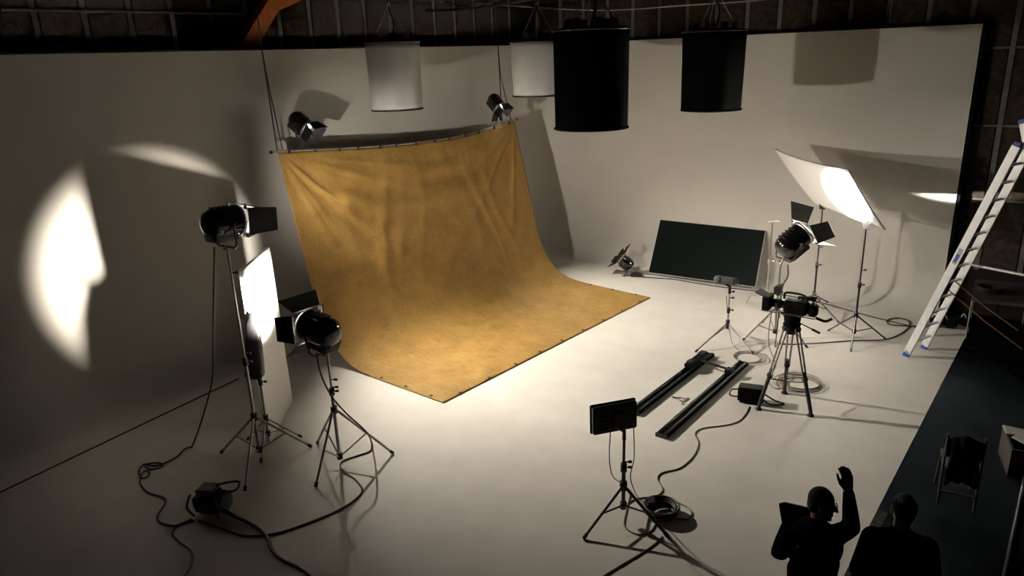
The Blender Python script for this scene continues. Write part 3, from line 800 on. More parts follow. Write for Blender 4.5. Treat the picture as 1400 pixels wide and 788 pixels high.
# ================================================================== SPACE LIGHTS
def space_light(label, pix_x, ytop, ybot, depth, diam, skirt, hoop, group=None, lamps=True, taper=.94):
    tp = CAM + ray(pix_x[0], ytop) * depth
    bt = CAM + ray(pix_x[1], ybot) * depth
    h = tp.z - bt.z; c = Vector((tp.x, tp.y, 0)); R = diam / 2; z0 = tp.z - h; z1 = tp.z
    t = thing('space_light', label, 'hanging light', (c.x, c.y, z1))
    mb = MB(); NSg, NZ = 64, 10; vs = []; fs = []
    for j in range(NZ + 1):
        v = j / NZ; z = z1 + (z0 - z1) * v; rr = R * (1 + (taper - 1) * v)
        for k in range(NSg):
            an = 2 * math.pi * k / NSg
            w = 1 + .012 * math.sin(an * 9 + 1.3) * v + .006 * math.sin(an * 23 + v * 2)
            vs.append((c.x + rr * w * math.cos(an), c.y + rr * w * math.sin(an), z))
    for j in range(NZ):
        for k in range(NSg):
            fs.append((j * NSg + k, j * NSg + (k + 1) % NSg, (j + 1) * NSg + (k + 1) % NSg, (j + 1) * NSg + k))
    mb.add(vs, fs, True); sk = mb.build('skirt', skirt, t)
    sd = sk.modifiers.new('thickness', 'SOLIDIFY'); sd.thickness = .006
    ring = lambda r, z: [(c.x + r * math.cos(2 * math.pi * k / 40), c.y + r * math.sin(2 * math.pi * k / 40), z) for k in range(40)]
    MB().tube(ring(R * taper * 1.015, z0 - .004), .014, 6, closed=True).build('bottom_hoop', hoop, t)
    MB().tube(ring(R * 1.01, z1), .014, 6, closed=True).build('top_hoop', 'black', t)
    T = frame((0, 0, 1)); T.translation = (c.x, c.y, z1)
    MB(T).lathe([(.0, R * .98), (.025, R * .98), (.03, R * .80), (.03, .1), (.05, .09), (.05, 0)], 32).build('top_plate', 'black', t)
    for k in range(6):
        an = 2 * math.pi * k / 6 + .4; p = Vector((c.x + R * .6 * math.cos(an), c.y + R * .6 * math.sin(an), z1 + .03))
        T2 = frame((0, 0, 1)); T2.translation = p
        MB(T2).lathe([(0, .085), (.02, .085), (.03, .06), (.10, .055), (.115, .035), (.115, 0)], 14).build('lamp_can', 'dark' if k % 2 else 'steel', t)
    apex = Vector((c.x, c.y, z1 + .62))
    for k in range(3):
        an = 2 * math.pi * k / 3 + .2; MB().tube([(c.x + R * .72 * math.cos(an), c.y + R * .72 * math.sin(an), z1 + .03), apex], .007, 6).build('suspension_wire', 'steel', t)
    MB().tube([apex, Vector((c.x, c.y, ZS))], .018, 6).build('hanging_cable', 'rope', t)
    MB().tube(smooth_path([(c.x, c.y, z1 + .05), (c.x + .05, c.y + .03, z1 + .3), (c.x - .03, c.y, z1 + .62), (c.x + .02, c.y + .03, z1 + 1.2), (c.x, c.y, ZS)]), .02, 6).build('power_cable', 'cable', t)
    return t
space_light('white skirted space light hanging above the middle of the tan backdrop', (536, 541), 58, 151, 12.0, .90, 'whitesilk', 'dark')
space_light('white skirted space light half hidden behind the larger looking black one', (735, 738), 57, 131, 12.2, .93, 'whitesilk', 'dark')
space_light('black skirted space light hanging in front of a white skirted one', (808, 808), 41, 178, 9.5, .995, 'blackskirt', 'matte', taper=.985)
space_light('black skirted space light hanging alone before the white back wall', (977, 972), 43, 152, 12.0, 1.03, 'blackskirt', 'matte', taper=.96)

# overhead ropes and pipes
def strand(name, pix, Y, rad, label, material, cat):
    pts = [onY(x, y, Y) for x, y in pix]; return cable(name, pts, rad, label, cat, material)
strand('overhead_rope', [(560, -12), (640, 3), (700, 8), (820, 14), (940, 7), (1037, 0), (1120, -12)], 13.0, .016, 'pale sagging rope under the roof above the space lights', 'palerope', 'rope')
strand('overhead_pipe', [(385, 12), (500, 15), (640, 12), (760, -8)], 12.0, .03, 'dark pipe under the roof above the tan backdrop', 'rope', 'pipe')
strand('overhead_cable', [(480, -10), (545, 5), (600, 2), (645, 10), (700, 5), (745, 12), (790, 8)], 12.6, .014, 'loose dark cable looping under the roof', 'cable', 'cable')
strand('overhead_strut', [(540, 23), (640, 10), (700, -6)], 12.9, .02, 'thin grey strut slanting under the roof above the white space lights', 'batten', 'pipe')

# ================================================================== LADDER
A0 = G(1238, 487); wdir = Vector((.33, .944, 0)); ldir = Vector((.944, -.33, 0))
ap = on_plane(1390, 200, A0, wdir)
WL = .52
t = thing('step_ladder', 'tall aluminium step ladder with blue caps standing at the edge of the white floor', 'ladder', A0)
up = (ap - A0); LL = up.length; upn = up.normalized()
nl = upn.cross(wdir).normalized()
def rail_box(mb, p, q, w, d):
    T = frame(q - p, wdir); T.translation = p; L = (q - p).length
    m2 = MB(T); m2.box((L / 2, 0, 0), (L, d, w), bev=.004); mb.add(m2.v, m2.f)
Bw = A0 + wdir * WL
for (p, q, wdt) in ((A0 + upn * .06, ap, 0), (Bw + upn * .06, ap + wdir * (WL * .8), 0)):
    mb = MB(); rail_box(mb, p, q, .045, .115); rl = mb.build('side_rail', 'alu', t)
    T = frame(upn, wdir); T.translation = p - upn * .06
    MB(T).box((.05, 0, 0), (.13, .1, .045), bev=.01).build('foot', 'blue', rl)
    T = frame(upn, wdir); T.translation = q
    MB(T).box((.02, 0, 0), (.07, .1, .045), bev=.012).build('cap', 'blue', rl)
    if p.y < Bw.y - .2:
        T = frame(upn, wdir); T.translation = A0 + upn * (LL * .52)
        MB(T).box((0, 0, -.0245), (.26, .06, .004)).build('rating_sticker', 'badge', rl)
        MB(T).box((-.03, 0, -.0265), (.13, .045, .004)).build('sticker_mark', 'blue', rl)
        for k in range(12):
            T = frame(upn, wdir); T.translation = A0 + upn * (.28 * (k + 1)) - wdir * .024
            if .28 * (k + 1) < LL - .05: MB(frame(wdir)).add(*[([(T.translation + (upn * math.cos(a_) + nl * math.sin(a_)) * .013) for a_ in [i * math.pi / 5 for i in range(10)]]), [tuple(range(10))]]).build('rivet', 'dark', rl)
k = 1
while .28 * k < LL - .05:
    p = A0 + upn * (.28 * k); q = p + wdir * WL * (1 - .2 * (.28 * k / LL))
    T = frame(q - p, upn); T.translation = p
    MB(T).box(((q - p).length / 2, 0, 0), ((q - p).length, .045, .03), bev=.005).build('rung', 'alu', t)
    k += 1
# rear section
bk = ap + Vector((1.15, -.40, 0)); bk.z = 0
rdir = (ap - bk).normalized()
for off in (wdir * .06, wdir * (WL * .8 - .06)):
    mb = MB(); rail_box(mb, bk + off, ap + off + rdir * .32 + ldir * .10, .028, .075); rl = mb.build('side_rail', 'alu', t)
    T = frame(rdir, wdir); T.translation = ap + off + rdir * .32 + ldir * .10; MB(T).box((.02, 0, 0), (.07, .09, .045), bev=.012).build('cap', 'blue', rl)
    T.translation = bk + off; MB(T).box((.03, 0, 0), (.1, .09, .045), bev=.01).build('foot', 'blue', rl)
for k in range(1, 12):
    p = bk + wdir * .06 + rdir * (.29 * k); MB(frame(wdir)).box((0, 0, 0), (.01, .01, .01)) if False else None
    T = frame(wdir, rdir); T.translation = p + wdir * (WL * .4 - .06)
    MB(T).box((0, 0, 0), (WL * .8 - .12, .04, .03), bev=.005).build('rung', 'alu', t)
sp0 = on_plane(1328, 362, A0 + wdir * .25, wdir)
sp1 = on_plane(1404, 377, A0 + wdir * .25, wdir)
MB().tube([sp0, sp0 + (sp1 - sp0) * 1.15], .022, 8).build('spreader_bar', 'alu', t)
for (pa, pb2) in (((1306, 385), (1392, 452)), ((1297, 397), (1398, 478))):
    a = on_plane(*pa, A0 + wdir * .2, wdir); b = on_plane(*pb2, A0 + wdir * .2, wdir)
    MB().tube([a, a.lerp(b, .5) - Vector((0, 0, .03)), b], .009, 6).build('safety_strap', 'strap', t)

# ================================================================== DARK SIDE OF THE STUDIO
ZF = -0.006
# folding table with cable coil
tq = [G(1334, 383, .72), G(1410, 390, .72), G(1415, 420, .72), G(1327, 409, .72)]
t = thing('work_table', 'dark folding table beyond the ladder at the edge of the black floor', 'table', Vector(((tq[0].x + tq[2].x) / 2, (tq[0].y + tq[2].y) / 2, ZF)))
MB().plate(tq, .03).build('table_top', 'tabletop', t)
cen = sum(tq, Vector()) / 4
for i, p in enumerate(tq):
    q = Vector((p.x + (cen.x - p.x) * .05, p.y + (cen.y - p.y) * .05, ZF)); MB().tube([p.lerp(cen, .06), q], .014, 8).build('leg', 'steel', t)
MB().tube([tq[0].lerp(cen, .06) - Vector((0, 0, .4)), tq[1].lerp(cen, .06) - Vector((0, 0, .4))], .01, 6).build('stretcher', 'steel', t)
cc_ = G(1353, 398, .74)
t = thing('cable_coil', 'coil of black cable lying on the dark table', 'cable coil', cc_)
for k in range(6):
    MB().tube([cc_ + Vector(((.17 + .012 * (k % 3)) * math.cos(a), (.15 + .012 * (k % 2)) * math.sin(a), .005 + .014 * k)) for a in [i * math.pi / 12 for i in range(24)]], .009, 6, closed=True).build('loop', 'cable', t)
# black bags behind the ladder foot
for (px, py, sx, sy, sz, rz, lab) in ((1289, 447, .42, .2, .18, .2, 'black sandbag lying beyond the ladder foot next to the wall end'), (1316, 444, .3, .22, .14, -.3, 'flat black sandbag lying under the dark folding table')):
    b0 = G(px, py); t = thing('sandbag', lab, 'sandbag', b0)
    R_ = Matrix.Rotation(rz, 4, 'Z')
    for s_ in (-1, 1): MB().box(b0 + R_ @ Vector((s_ * sx * .26, 0, sz / 2)), (sx * .5, sy, sz), R_, bev=.045).build('pouch', 'matte', t)
    MB().tube(smooth_path([b0 + R_ @ Vector((-.05, 0, sz - .02)), b0 + R_ @ Vector((0, 0, sz + .06)), b0 + R_ @ Vector((.05, 0, sz - .02))]), .012, 6).build('handle', 'badge', t)
# folding chair with a jacket over its back (back towards the camera)
cA, cB = G(1281, 690, ZF), G(1331, 700, ZF)
wv = (cB - cA); cw = wv.length; wv.normalize(); fv = Vector((-wv.y, wv.x, 0))
if fv.y < 0: fv = -fv
t = thing('folding_chair', 'metal folding chair on the black floor with a jacket over its back', 'chair', (cA + cB) / 2)
hb = .88
for p in (cA, cB):
    q = p + fv * .10
    MB().tube([p, p + fv * .04 + Vector((0, 0, .45)), p + fv * .0 + Vector((0, 0, hb))], .014, 8).build('back_post', 'dimsteel', t)
    MB().tube([p + fv * .46, p + fv * .30 + Vector((0, 0, .46))], .013, 8).build('leg', 'dimsteel', t)
MB().tube([cA + fv * .01 + Vector((0, 0, .17)), cB + fv * .01 + Vector((0, 0, .17))], .012, 8).build('stretcher', 'dimsteel', t)
MB().plate([cA + fv * .02 + Vector((0, 0, .45)), cB + fv * .02 + Vector((0, 0, .45)), cB + fv * .42 + Vector((0, 0, .47)), cA + fv * .42 + Vector((0, 0, .47))], .025).build('seat', 'dark', t)
MB().plate([cA + Vector((0, 0, .62)), cB + Vector((0, 0, .62)), cB + Vector((0, 0, .84)), cA + Vector((0, 0, .84))], .02).build('backrest', 'dark', t)
# jacket
jm = MB(); vs = []; fs = []; NU_, NV_ = 18, 22
for i in range(NV_ + 1):
    v = i / NV_
    for j in range(NU_ + 1):
        u = j / NU_ - .5
        wid = cw * (.80 + .12 * math.sin(v * 9) * .3 + .25 * (v - .5) ** 2)
        s = (v - .45) * 1.15
        if s < 0: off = .045 + .03 * noise.noise(Vector((u * 5, v * 6, 1)))
        else: off = -.05 - .05 * noise.noise(Vector((u * 6, v * 7, 2))) - .03
        zz = hb + .03 - abs(s) * (.85 if s > 0 else .5) - .06 * abs(u) * 2
        off *= min(1, abs(s) * 8 + .15)
        p = (cA + cB) / 2 + wv * (u * wid) + fv * off + Vector((0, 0, zz + .02 * math.sin(u * 17) * abs(s)))
        vs.append(p)
for i in range(NV_):
    for j in range(NU_):
        a = i * (NU_ + 1) + j; fs.append((a, a + 1, a + NU_ + 2, a + NU_ + 1))
jm.add(vs, fs, True); jk = jm.build('jacket', 'jacket', origin=(cA + cB) / 2 + Vector((0, 0, .3)))
ss = jk.modifiers.new('thickness', 'SOLIDIFY'); ss.thickness = .02
tag(jk, 'black jacket slung over the back of the metal folding chair', 'jacket')
# crate with papers by the right edge
cr = G(1404, 640, ZF)
t = thing('open_crate', 'brown open crate on the black floor past the folding chair', 'crate', cr)
R_ = Matrix.Rotation(.25, 4, 'Z')
MB().box(cr + Vector((0, 0, .02)), (.5, .6, .04), R_).build('bottom', 'card', t)
for (ox, oy, sx, sy) in ((-.24, 0, .02, .6), (.24, 0, .02, .6), (0, -.29, .5, .02), (0, .29, .5, .02)):
    MB().box(cr + R_ @ Vector((ox, oy, .18)), (sx, sy, .36), R_).build('side', 'card', t)
for k, (ox, oy, a) in enumerate(((-.12, .15, .3), (-.05, -.08, -.4))):
    p = cr + R_ @ Vector((ox, oy, .375 + .012 * k)); Rp = Matrix.Rotation(a, 4, 'Z') @ Matrix.Rotation(.12, 4, 'Y')
    tag(MB().box(p, (.3, .21, .004), Rp).box(p + Vector((.01, .01, .006)), (.29, .2, .004), Rp).build('paper_sheet', 'paper', origin=p), ['white paper sheets lying across the far end of the open crate', 'white paper sheets lying across the near end of the open crate'][k], 'paper')
fl0, fl1 = G(1401, 655, ZF), G(1371, 800, ZF)
tag(MB().tube([fl0 + (fl0 - fl1) * .1 + Vector((0, 0, .025)), fl1 + (fl1 - fl0) * .2 + Vector((0, 0, .025))], .022, 8).build('floor_pipe', 'dimsteel'), 'grey steel pipe lying along the black floor before the open crate', 'pipe')

# ================================================================== CABLES AND BALLAST
R1 = .011
bb = G(291, 700)
t = thing('power_ballast', 'round black power distribution box with thick cables on the white floor', 'power box', bb)
Tb = Matrix.Rotation(.5, 4, 'Z')
MB().box(bb + Vector((0, 0, .15)), (.36, .30, .26), Tb, bev=.07).build('body', 'gloss', t)
MB().box(bb + Vector((-.02, 0, .30)), (.22, .2, .06), Tb, bev=.02).build('lid', 'dark', t)
Tr = frame((.9, .3, -.05)); Tr.translation = bb + Vector((.15, .06, .16))
MB(Tr).lathe([(-.02, .12), (.05, .12), (.06, .09), (.06, 0)], 18).build('socket_cover', 'dark', t)
for sx in (-1, 1): MB().tube(smooth_path([bb + Tb @ Vector((sx * .15, -.13, .02)), bb + Tb @ Vector((sx * .19, -.17, .16)), bb + Tb @ Vector((sx * .15, -.13, .3))]), .012, 6).build('guard_bar', 'black', t)
MB().tube(smooth_path([bb + Vector((.0, .05, .32)), bb + Vector((.18, .25, .34)), G(326, 666, .3), G(318, 672, .28), bb + Vector((.12, .05, .30))]), .014, 6).build('handle_lead', 'cable', t)
pl0 = G(322, 707, .06); MB().tube([bb + Vector((.14, .0, .12)), pl0], [.03, .022], 10).build('plug', 'dark', t)
hang = [V(293, 338, B1), V(292, 400, B1), V(291, 470, B1), V(288, 530, B1)]
cable('lamp_cable', hang + gp([(262, 612), (240, 626), (215, 637), (196, 635), (206, 642), (222, 638), (218, 633), (196, 636), (190, 646), (194, 654), (203, 651), (203, 643), (194, 648), (192, 662), (203, 674), (222, 680), (226, 688), (215, 706), (220, 715), (240, 719), (262, 710)], R1), R1, 'black cable dropping from the highest lamp to the power box')
cable('floor_cable', gp([(265, 712), (245, 718), (236, 730), (246, 742), (261, 754), (262, 772), (250, 792)], R1), R1, 'black cable wriggling away from the power box along the floor')
hang2 = gp([(272, 712), (300, 722), (335, 733), (380, 729), (430, 712), (470, 694), (495, 673), (486, 656), (468, 644), (467, 632), (487, 624), (506, 617), (508, 606)], R1)
cable('lamp_cable', hang2 + [V(500, 590, B2, -.15), V(473, 565, B2, -.12), V(452, 540, B2, -.1), V(438, 510, B2), V(433, 482, B2)], R1, 'black cable looping from the power box up to the lamp facing the white board')
cable('power_cable', [pl0] + gp([(345, 718), (364, 733), (372, 752), (385, 765), (410, 777), (432, 794)], .02), .02, 'thick black power cable leaving the power box plug')
cable('taut_cable', [V(326, 518, B1), G(160, 597, .35), G(-5, 676, .06)], .010, 'black cable stretched from the sandbagged stand towards the left wall')
# panel light cables and coil
R2 = .008
pcoil = G(903, 702)
t = thing('cable_coil', 'coil of black cable with a power brick on the floor under the panel light', 'cable coil', pcoil)
for k in range(6):
    rr = .15 + .02 * (k % 3); MB().tube([pcoil + Vector((rr * math.cos(a) + .012 * (k % 2), rr * .95 * math.sin(a), .016 + .017 * k)) for a in [i * math.pi / 14 for i in range(28)]], .016, 6, closed=True).build('loop', 'cable', t)
MB().box(pcoil + Vector((-.08, -.06, .13)), (.08, .13, .1), Matrix.Rotation(.5, 4, 'Z'), bev=.012).build('power_brick', 'dark', t)
cable('panel_cable', [V(835, 584, BL), V(833, 625, BL), V(837, 650, BL), V(848, 660, BL)], .006, 'thin cable from the panel light down to its stand', material='greycable')
cable('panel_cable', [V(866, 580, BL), V(867, 625, BL), V(862, 650, BL), V(866, 668, BL)] + gp([(875, 684), (888, 696)], R2), .006, 'thin cable hanging free from the panel light to the coil', material='greycable')
cable('floor_cable', gp([(862, 676), (856, 700), (854, 720), (872, 731), (890, 726), (898, 712)], R2), R2, 'thin dark cable looped round the panel light stand', material='greycable')
cable('floor_cable', gp([(855, 690), (872, 682), (900, 681), (930, 689), (945, 700), (940, 710), (918, 707)], R2), R2, 'thin dark cable bowed over the coil under the panel light', material='greycable')
cable('floor_cable', gp([(886, 694), (897, 680), (906, 670), (899, 656), (905, 647), (930, 640), (948, 624), (955, 606), (950, 594), (960, 586), (990, 582), (1010, 576), (1021, 564), (1024, 556)], R2), R2, 'grey cable snaking from the panel light coil to the black case', material='greycable')
cable('floor_cable', gp([(906, 734), (890, 748), (865, 764), (838, 780), (818, 793)], R2), R2, 'grey cable running from the panel light stand off along the white floor', material='greycable')
# coils by the camera
cc2 = G(1092, 526)
t = thing('cable_coil', 'loosely coiled grey cable on the floor within the tripod legs', 'cable coil', cc2)
for k in range(5):
    rr = .26 + .04 * (k % 3); MB().tube([cc2 + Vector((rr * math.cos(a) + .03 * math.cos(k * 2), rr * math.sin(a) + .03 * math.sin(k * 2), .008 + .012 * k)) for a in [i * math.pi / 14 for i in range(28)]], .007, 6, closed=True).build('loop', 'greycable', t)
cc3 = G(1022, 490)
t = thing('cable_coil', 'thin grey cable coil on the floor by the microphone stand foot', 'cable coil', cc3)
for k in range(3):
    rr = .2 + .03 * k; MB().tube([cc3 + Vector((rr * math.cos(a) + .02 * k, rr * math.sin(a), .008 + .012 * k)) for a in [i * math.pi / 14 for i in range(28)]], .006, 6, closed=True).build('loop', 'greycable', t)
cable('microphone_cable', [V(993, 405, S5), V(996, 440, S5), V(999, 462, S5)] + gp([(1004, 474), (1015, 484)], .006), .006, 'thin cable from the microphone windshield down to a coil', material='greycable')
cable('camera_cable', [V(1055, 428, BT), V(1051, 455, BT, .3), V(1052, 475, BT, .6)] + gp([(1060, 500), (1050, 520), (1062, 532), (1078, 524), (1085, 514)], .007), .007, 'grey cable hanging from the film camera to the coil on the floor', material='greycable')
cable('floor_cable', gp([(878, 379), (920, 382), (950, 387), (990, 393), (1040, 399), (1080, 405), (1130, 416), (1180, 430), (1220, 440), (1262, 450)], R1), R1, 'black cable running along the foot of the back wall from the unlit lamp')
cable('floor_cable', gp([(1062, 470), (1085, 471), (1120, 469), (1165, 466), (1212, 464), (1238, 452), (1243, 440), (1228, 435), (1213, 438), (1218, 444), (1250, 446), (1285, 444)], R1), R1, 'black cable with a loop between the reflector stand and the ladder')
cable('lamp_cable', [V(1077, 362, B3), V(1077, 378, B3), V(1070, 392, B3), V(1066, 420, B3), V(1062, 455, B3)] + gp([(1060, 474), (1064, 470)], R1), R1, 'black cable hanging from the lamp under the tilted reflector')

# ================================================================== PEOPLE
def capsules(chains, name, material, parent, voxel=.011, smooth=6):
    """chains: list of [(point, radius), ...]; merged into one continuous surface by voxel remesh"""
    mb = MB()
    for ch in chains:
        pts = [Vector(p) for p, r in ch]; rs = [r for p, r in ch]
        # densify
        P = []; Rr = []
        for i in range(len(pts) - 1):
            n = max(2, int((pts[i + 1] - pts[i]).length / .02))
            for k in range(n): P.append(pts[i].lerp(pts[i + 1], k / n)); Rr.append(rs[i] + (rs[i + 1] - rs[i]) * k / n)
        P.append(pts[-1]); Rr.append(rs[-1])
        d0 = (P[0] - P[1]).normalized(); d1 = (P[-1] - P[-2]).normalized()
        hp = [P[0] + d0 * Rr[0] * s for s in (.98, .85, .5)]; hr = [Rr[0] * math.sqrt(max(0.02, 1 - s * s)) for s in (.98, .85, .5)]
        tp = [P[-1] + d1 * Rr[-1] * s for s in (.5, .85, .98)]; tr_ = [Rr[-1] * math.sqrt(max(0.02, 1 - s * s)) for s in (.5, .85, .98)]
        mb.tube(hp + P + tp, hr + Rr + tr_, 14)
    o = mb.build(name, material, parent)
    rm = o.modifiers.new('r', 'REMESH'); rm.mode = 'VOXEL'; rm.voxel_size = voxel; rm.use_smooth_shade = True
    if smooth:
        s = o.modifiers.new('s', 'SMOOTH'); s.factor = .5; s.iterations = smooth
    dg = bpy.context.evaluated_depsgraph_get(); dg.update()
    me = bpy.data.meshes.new_from_object(o.evaluated_get(dg))
    o.modifiers.clear(); o.data = me; me.name = name
    return o
def ellip(c, ax, ay, az, X, Y, Z, n=9):
    """stack of spheres-as-chain approximating an ellipsoid is avoided; returns lathe-like chain for MB"""
    return c
def add_ellipsoid(mb, c, rx, ry, rz, X, Y, Z, nu=16, nv=10):
    vs = []; fs = []
    for i in range(nv + 1):
        ph = math.pi * i / nv
        for k in range(nu):
            a = 2 * math.pi * k / nu
            vs.append(c + X * (rx * math.sin(ph) * math.cos(a)) + Y * (ry * math.sin(ph) * math.sin(a)) + Z * (rz * math.cos(ph)))
    for i in range(nv):
        for k in range(nu):
            fs.append((i * nu + k, i * nu + (k + 1) % nu, (i + 1) * nu + (k + 1) % nu, (i + 1) * nu + k))
    mb.add(vs, fs, True)
def remesh(mb, name, material, parent, voxel, it):
    o = mb.build(name, material, parent)
    rm = o.modifiers.new('r', 'REMESH'); rm.mode = 'VOXEL'; rm.voxel_size = voxel; rm.use_smooth_shade = True
    s = o.modifiers.new('s', 'SMOOTH'); s.factor = .5; s.iterations = it
    dg = bpy.context.evaluated_depsgraph_get(); dg.update()
    me = bpy.data.meshes.new_from_object(o.evaluated_get(dg)); o.modifiers.clear(); o.data = me
    return o
def chain_into(mb, ch, flat=None):
    pts = [Vector(p) for p, r in ch]; rs = [r for p, r in ch]; P = []; Rr = []
    for i in range(len(pts) - 1):
        n = max(2, int((pts[i + 1] - pts[i]).length / .02))
        for k in range(n): P.append(pts[i].lerp(pts[i + 1], k / n)); Rr.append(rs[i] + (rs[i + 1] - rs[i]) * k / n)
    P.append(pts[-1]); Rr.append(rs[-1])
    d0 = (P[0] - P[1]).normalized(); d1 = (P[-1] - P[-2]).normalized()
    hp = [P[0] + d0 * Rr[0] * s for s in (.98, .85, .5)]; hr = [Rr[0] * math.sqrt(max(0.02, 1 - s * s)) for s in (.98, .85, .5)]
    tp = [P[-1] + d1 * Rr[-1] * s for s in (.5, .85, .98)]; tr_ = [Rr[-1] * math.sqrt(max(0.02, 1 - s * s)) for s in (.5, .85, .98)]
    mb.tube(hp + P + tp, hr + Rr + tr_, 14)

def hand_into(mb, wrist, pdir, pnorm, thumb_side, curl=.35, s=1.0):
    """palm along pdir, pnorm faces out of the palm, thumb on thumb_side"""
    pdir = pdir.normalized(); pnorm = (pnorm - pdir * pnorm.dot(pdir)).normalized(); sd = thumb_side - pdir * thumb_side.dot(pdir) - pnorm * thumb_side.dot(pnorm); sd.normalize()
    for k in range(4):
        o = sd * (.030 - .02 * k) * s
        chain_into(mb, [(wrist + o * .55, .016 * s), (wrist + pdir * .085 * s + o, .0125 * s)])
    for k, ln in enumerate((.072, .080, .075, .058)):
        p = wrist + pdir * .085 * s + sd * (.030 - .02 * k) * s; d = pdir; ch = [(p, .0095 * s)]
        for j in range(3):
            ang = curl * (j + .6); d2 = (pdir * math.cos(ang) + pnorm * math.sin(ang)); p = p + d2 * (ln * s * (.45, .32, .23)[j]); ch.append((p, (.009, .0085, .0075)[j] * s))
        chain_into(mb, ch)
    p = wrist + pdir * .02 * s + sd * .025 * s; d = (pdir * .85 + sd * .5 + pnorm * .3).normalized()
    p2 = p + d * .045 * s; p3 = p2 + (pdir * .95 + sd * .02 + pnorm * .35).normalized() * .034 * s; p4 = p3 + (pdir + pnorm * .3).normalized() * .026 * s
    chain_into(mb, [(p, .015 * s), (p2, .0115 * s), (p3, .010 * s), (p4, .008 * s)])

def head_into(mb, hc, F, U, s=1.0):
    R_ = F.cross(U).normalized()
    add_ellipsoid(mb, hc + U * .025 * s - F * .008 * s, .093 * s, .078 * s, .10 * s, F, R_, U)
    add_ellipsoid(mb, hc - U * .045 * s + F * .022 * s, .070 * s, .060 * s, .078 * s, F, R_, U)
    chain_into(mb, [(hc + F * .088 * s + U * .012 * s, .010 * s), (hc + F * .110 * s - U * .022 * s, .014 * s)])            # nose
    chain_into(mb, [(hc + F * .086 * s - U * .062 * s - R_ * .018 * s, .008 * s), (hc + F * .086 * s - U * .062 * s + R_ * .018 * s, .008 * s)])  # lips
    chain_into(mb, [(hc + F * .072 * s - U * .098 * s, .020 * s), (hc + F * .070 * s - U * .10 * s, .018 * s)])             # chin
    for sg in (-1, 1):
        add_ellipsoid(mb, hc + R_ * sg * .080 * s - F * .008 * s - U * .005 * s, .022 * s, .008 * s, .033 * s, F, R_, U, 10, 6)
        chain_into(mb, [(hc + F * .083 * s + R_ * sg * .018 * s + U * .026 * s, .008 * s), (hc + F * .074 * s + R_ * sg * .05 * s + U * .026 * s, .007 * s)])  # brow
    return R_

def person(label, base, pose, hair_back=True, glasses=False, trousers_col='trousers'):
    """pose: dict of world joints"""
    J = pose; t = thing('person', label, 'person', base)
    F, U = J['face'].normalized(), Vector((0, 0, 1)); U = (J['head'] - J['neck']); U.normalize(); F = (F - U * F.dot(U)).normalized()
    body = MB()
    R_ = head_into(body, J['head'], F, U)
    chain_into(body, [(J['neck'] - Vector((0, 0, .06)), .062), (J['head'] - U * .05 - F * .01, .055)])
    for sd in 'LR':
        chain_into(body, [(J['sh' + sd], .055), (J['el' + sd], .042), (J['wr' + sd], .028)])
        hand_into(body, J['wr' + sd], J['hd' + sd], J['hn' + sd], J['ht' + sd], J.get('curl' + sd, .35), J.get('hs' + sd, 1.0))
        chain_into(body, [(J['hip' + sd], .085), (J['kn' + sd], .058), (J['an' + sd], .042)])
    chain_into(body, [(J['shL'], .06), (J['chest'], .11), (J['shR'], .06)])
    chain_into(body, [(J['chest'], .12), (J['pelvis'], .12)])
    remesh(body, 'body', 'skin', t, .0065, 3)
    jk = MB()
    S, C = J['side'], J['chest']; Ft = J['front']
    for (c, w_, d, h) in ((C + Vector((0, 0, .03)), .205, .125, .20), (J['pelvis'] * .5 + C * .5, .19, .13, .24), (J['pelvis'] + Vector((0, 0, .02)), .185, .13, .17)):
        add_ellipsoid(jk, c, w_, d, h, S, Ft, Vector((0, 0, 1)))
    chain_into(jk, [(J['shL'], .072), (J['neck'] - Vector((0, 0, .07)), .085), (J['shR'], .072)])
    chain_into(jk, [(J['neck'] - Vector((0, 0, .05)), .078), (J['neck'] - Vector((0, 0, .01)), .07)])
    for sd in 'LR':
        w2 = J['el' + sd].lerp(J['wr' + sd], .9)
        chain_into(jk, [(J['sh' + sd], .085), (J['sh' + sd].lerp(J['el' + sd], .5), .076), (J['el' + sd], .068), (J['el' + sd].lerp(J['wr' + sd], .4), .060), (w2, .044)])
    remesh(jk, 'jacket', 'jacket', t, .012, 4)
    tz = MB()
    for sd in 'LR':
        chain_into(tz, [(J['hip' + sd] + Vector((0, 0, .05)), .105), (J['kn' + sd], .075), (J['an' + sd] + Vector((0, 0, .01)), .062)])
    add_ellipsoid(tz, J['pelvis'] - Vector((0, 0, .03)), .18, .125, .13, S, Ft, Vector((0, 0, 1)))
    remesh(tz, 'trousers', trousers_col, t, .013, 4)
    for sd in 'LR':
        a = J['an' + sd]; s_ = MB(); chain_into(s_, [(Vector((a.x, a.y, a.z - .03)) - Ft * .04, .05), (Vector((a.x, a.y, a.z - .045)) + Ft * .15, .042)])
        for i in range(len(s_.v)): s_.v[i].z = max(s_.v[i].z, base[2] + .002)
        s_.build('shoe', 'rubber', t)
    hr = MB(); hcn = J['head']
    add_ellipsoid(hr, hcn + U * .042 - F * .022, .092, .084, .093, F, R_, U)
    add_ellipsoid(hr, hcn - U * .005 - F * .05, .058, .074, .08, F, R_, U)
    ho = remesh(hr, 'hair', 'hair', t, .011, 2)
    if glasses:
        g = MB(); P = hcn + F * .103 + U * .012
        for sg in (-1, 1):
            cc = P + R_ * sg * .033; g.tube([cc + (R_ * math.cos(a) * .025 + U * math.sin(a) * .019) for a in [i * math.pi / 8 for i in range(16)]], .0025, 5, closed=True)
            g.tube([P + R_ * sg * .058 + U * .005, hcn + R_ * sg * .082 + F * .0 + U * .01], .0025, 5)
        g.tube([P - R_ * .008, P + R_ * .008], .0025, 5); g.build('glasses', 'steel', t)
    return t

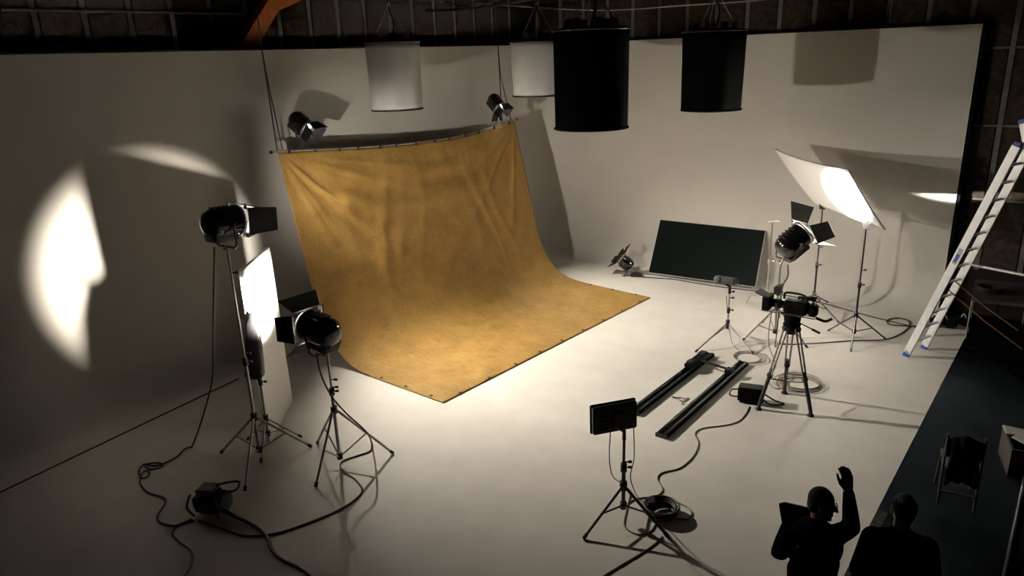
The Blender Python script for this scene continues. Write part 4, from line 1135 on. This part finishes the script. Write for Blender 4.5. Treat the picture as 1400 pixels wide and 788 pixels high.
def standing_pose(b, px, headtop, fwd, h=1.75):
    """default joints of a standing figure at b facing fwd; z from black floor"""
    z = b[2]; b = Vector(b); Fd = Vector(fwd).normalized(); Sd = Vector((Fd.y, -Fd.x, 0))   # Sd: to the figure's right
    k = h / 1.75; J = {}
    P = lambda s, f, zz: b + Sd * s * k + Fd * f * k + Vector((0, 0, zz * k))
    J['pelvis'] = P(0, 0, .98); J['chest'] = P(0, .0, 1.22); J['neck'] = P(0, .01, 1.47); J['head'] = P(0, .03, 1.625)
    for sd, sg in (('L', -1), ('R', 1)):
        J['sh' + sd] = P(sg * .18, 0, 1.36); J['el' + sd] = P(sg * .25, -.02, 1.08); J['wr' + sd] = P(sg * .24, .12, .90)
        J['hd' + sd] = Vector((0, 0, -1)) + Fd * .3; J['hn' + sd] = -Sd * sg; J['ht' + sd] = Fd
        J['hip' + sd] = P(sg * .095, 0, .90); J['kn' + sd] = P(sg * .105, .03, .50); J['an' + sd] = P(sg * .115, -.01, .085)
    J['face'] = Fd; J['front'] = Fd; J['side'] = Sd; J['k'] = k
    return J

hp = G(1124, 668, 1.73); b1 = Vector((hp.x, hp.y, ZF))
away = Vector((hp.x, hp.y, 0)).normalized()
J = standing_pose(b1, None, None, Vector((away.x * .92 + .30, away.y * .92, 0)), 1.77)
pb1 = Vector((b1.x, b1.y, 0))
J['head'] = V(1124, 690, pb1, .02); J['neck'] = V(1118, 713, pb1, -.01)
J['face'] = Vector((.93, .30, -.12))
J['shR'] = V(1139, 734, pb1, .0); J['elR'] = V(1164, 722, pb1, .14); J['wrR'] = V(1160, 670, pb1, .22)
J['hdR'] = V(1157, 640, pb1, .22) - J['wrR']; J['hnR'] = Vector((-.7, .5, 0)); J['htR'] = Vector((-.75, -.3, 0)); J['curlR'] = .40; J['hsR'] = 1.2
J['shL'] = V(1082, 735, pb1, .0); J['elL'] = V(1065, 757, pb1, .12); J['wrL'] = V(1076, 716, pb1, .25)
J['hdL'] = Vector((.1, .4, .8)); J['hnL'] = Vector((.8, .3, 0)); J['htL'] = Vector((0, -1, .1)); J['curlL'] = .5
person('person in dark clothes and glasses raising one hand beside the white floor', b1, J, glasses=True)
fo = V(1086, 704, pb1, .28)
ux = (V(1105, 704, pb1) - V(1070, 704, pb1)).normalized()
q4 = [V(1069, 716, pb1, .17), V(1065, 689, pb1, .20), V(1073, 687, pb1, .205), V(1112, 696, pb1, .21), V(1110, 735, pb1, .15)]
tag(MB().plate(q4, .02).build('script_folder', 'card', origin=q4[0]), 'dark folder held up at shoulder height by the person raising a hand', 'folder')
hp = G(1238, 686, 1.70); b2 = Vector((hp.x, hp.y, ZF))
away = Vector((hp.x, hp.y, 0)).normalized()
J = standing_pose(b2, None, None, Vector((away.x - .15, away.y, 0)), 1.74)
J['face'] = Vector((-.35, .9, -.15))
person('person in dark clothes standing with lowered arms on the black floor', b2, J)

for o in bpy.data.objects:
    if '_o' in o: del o['_o']
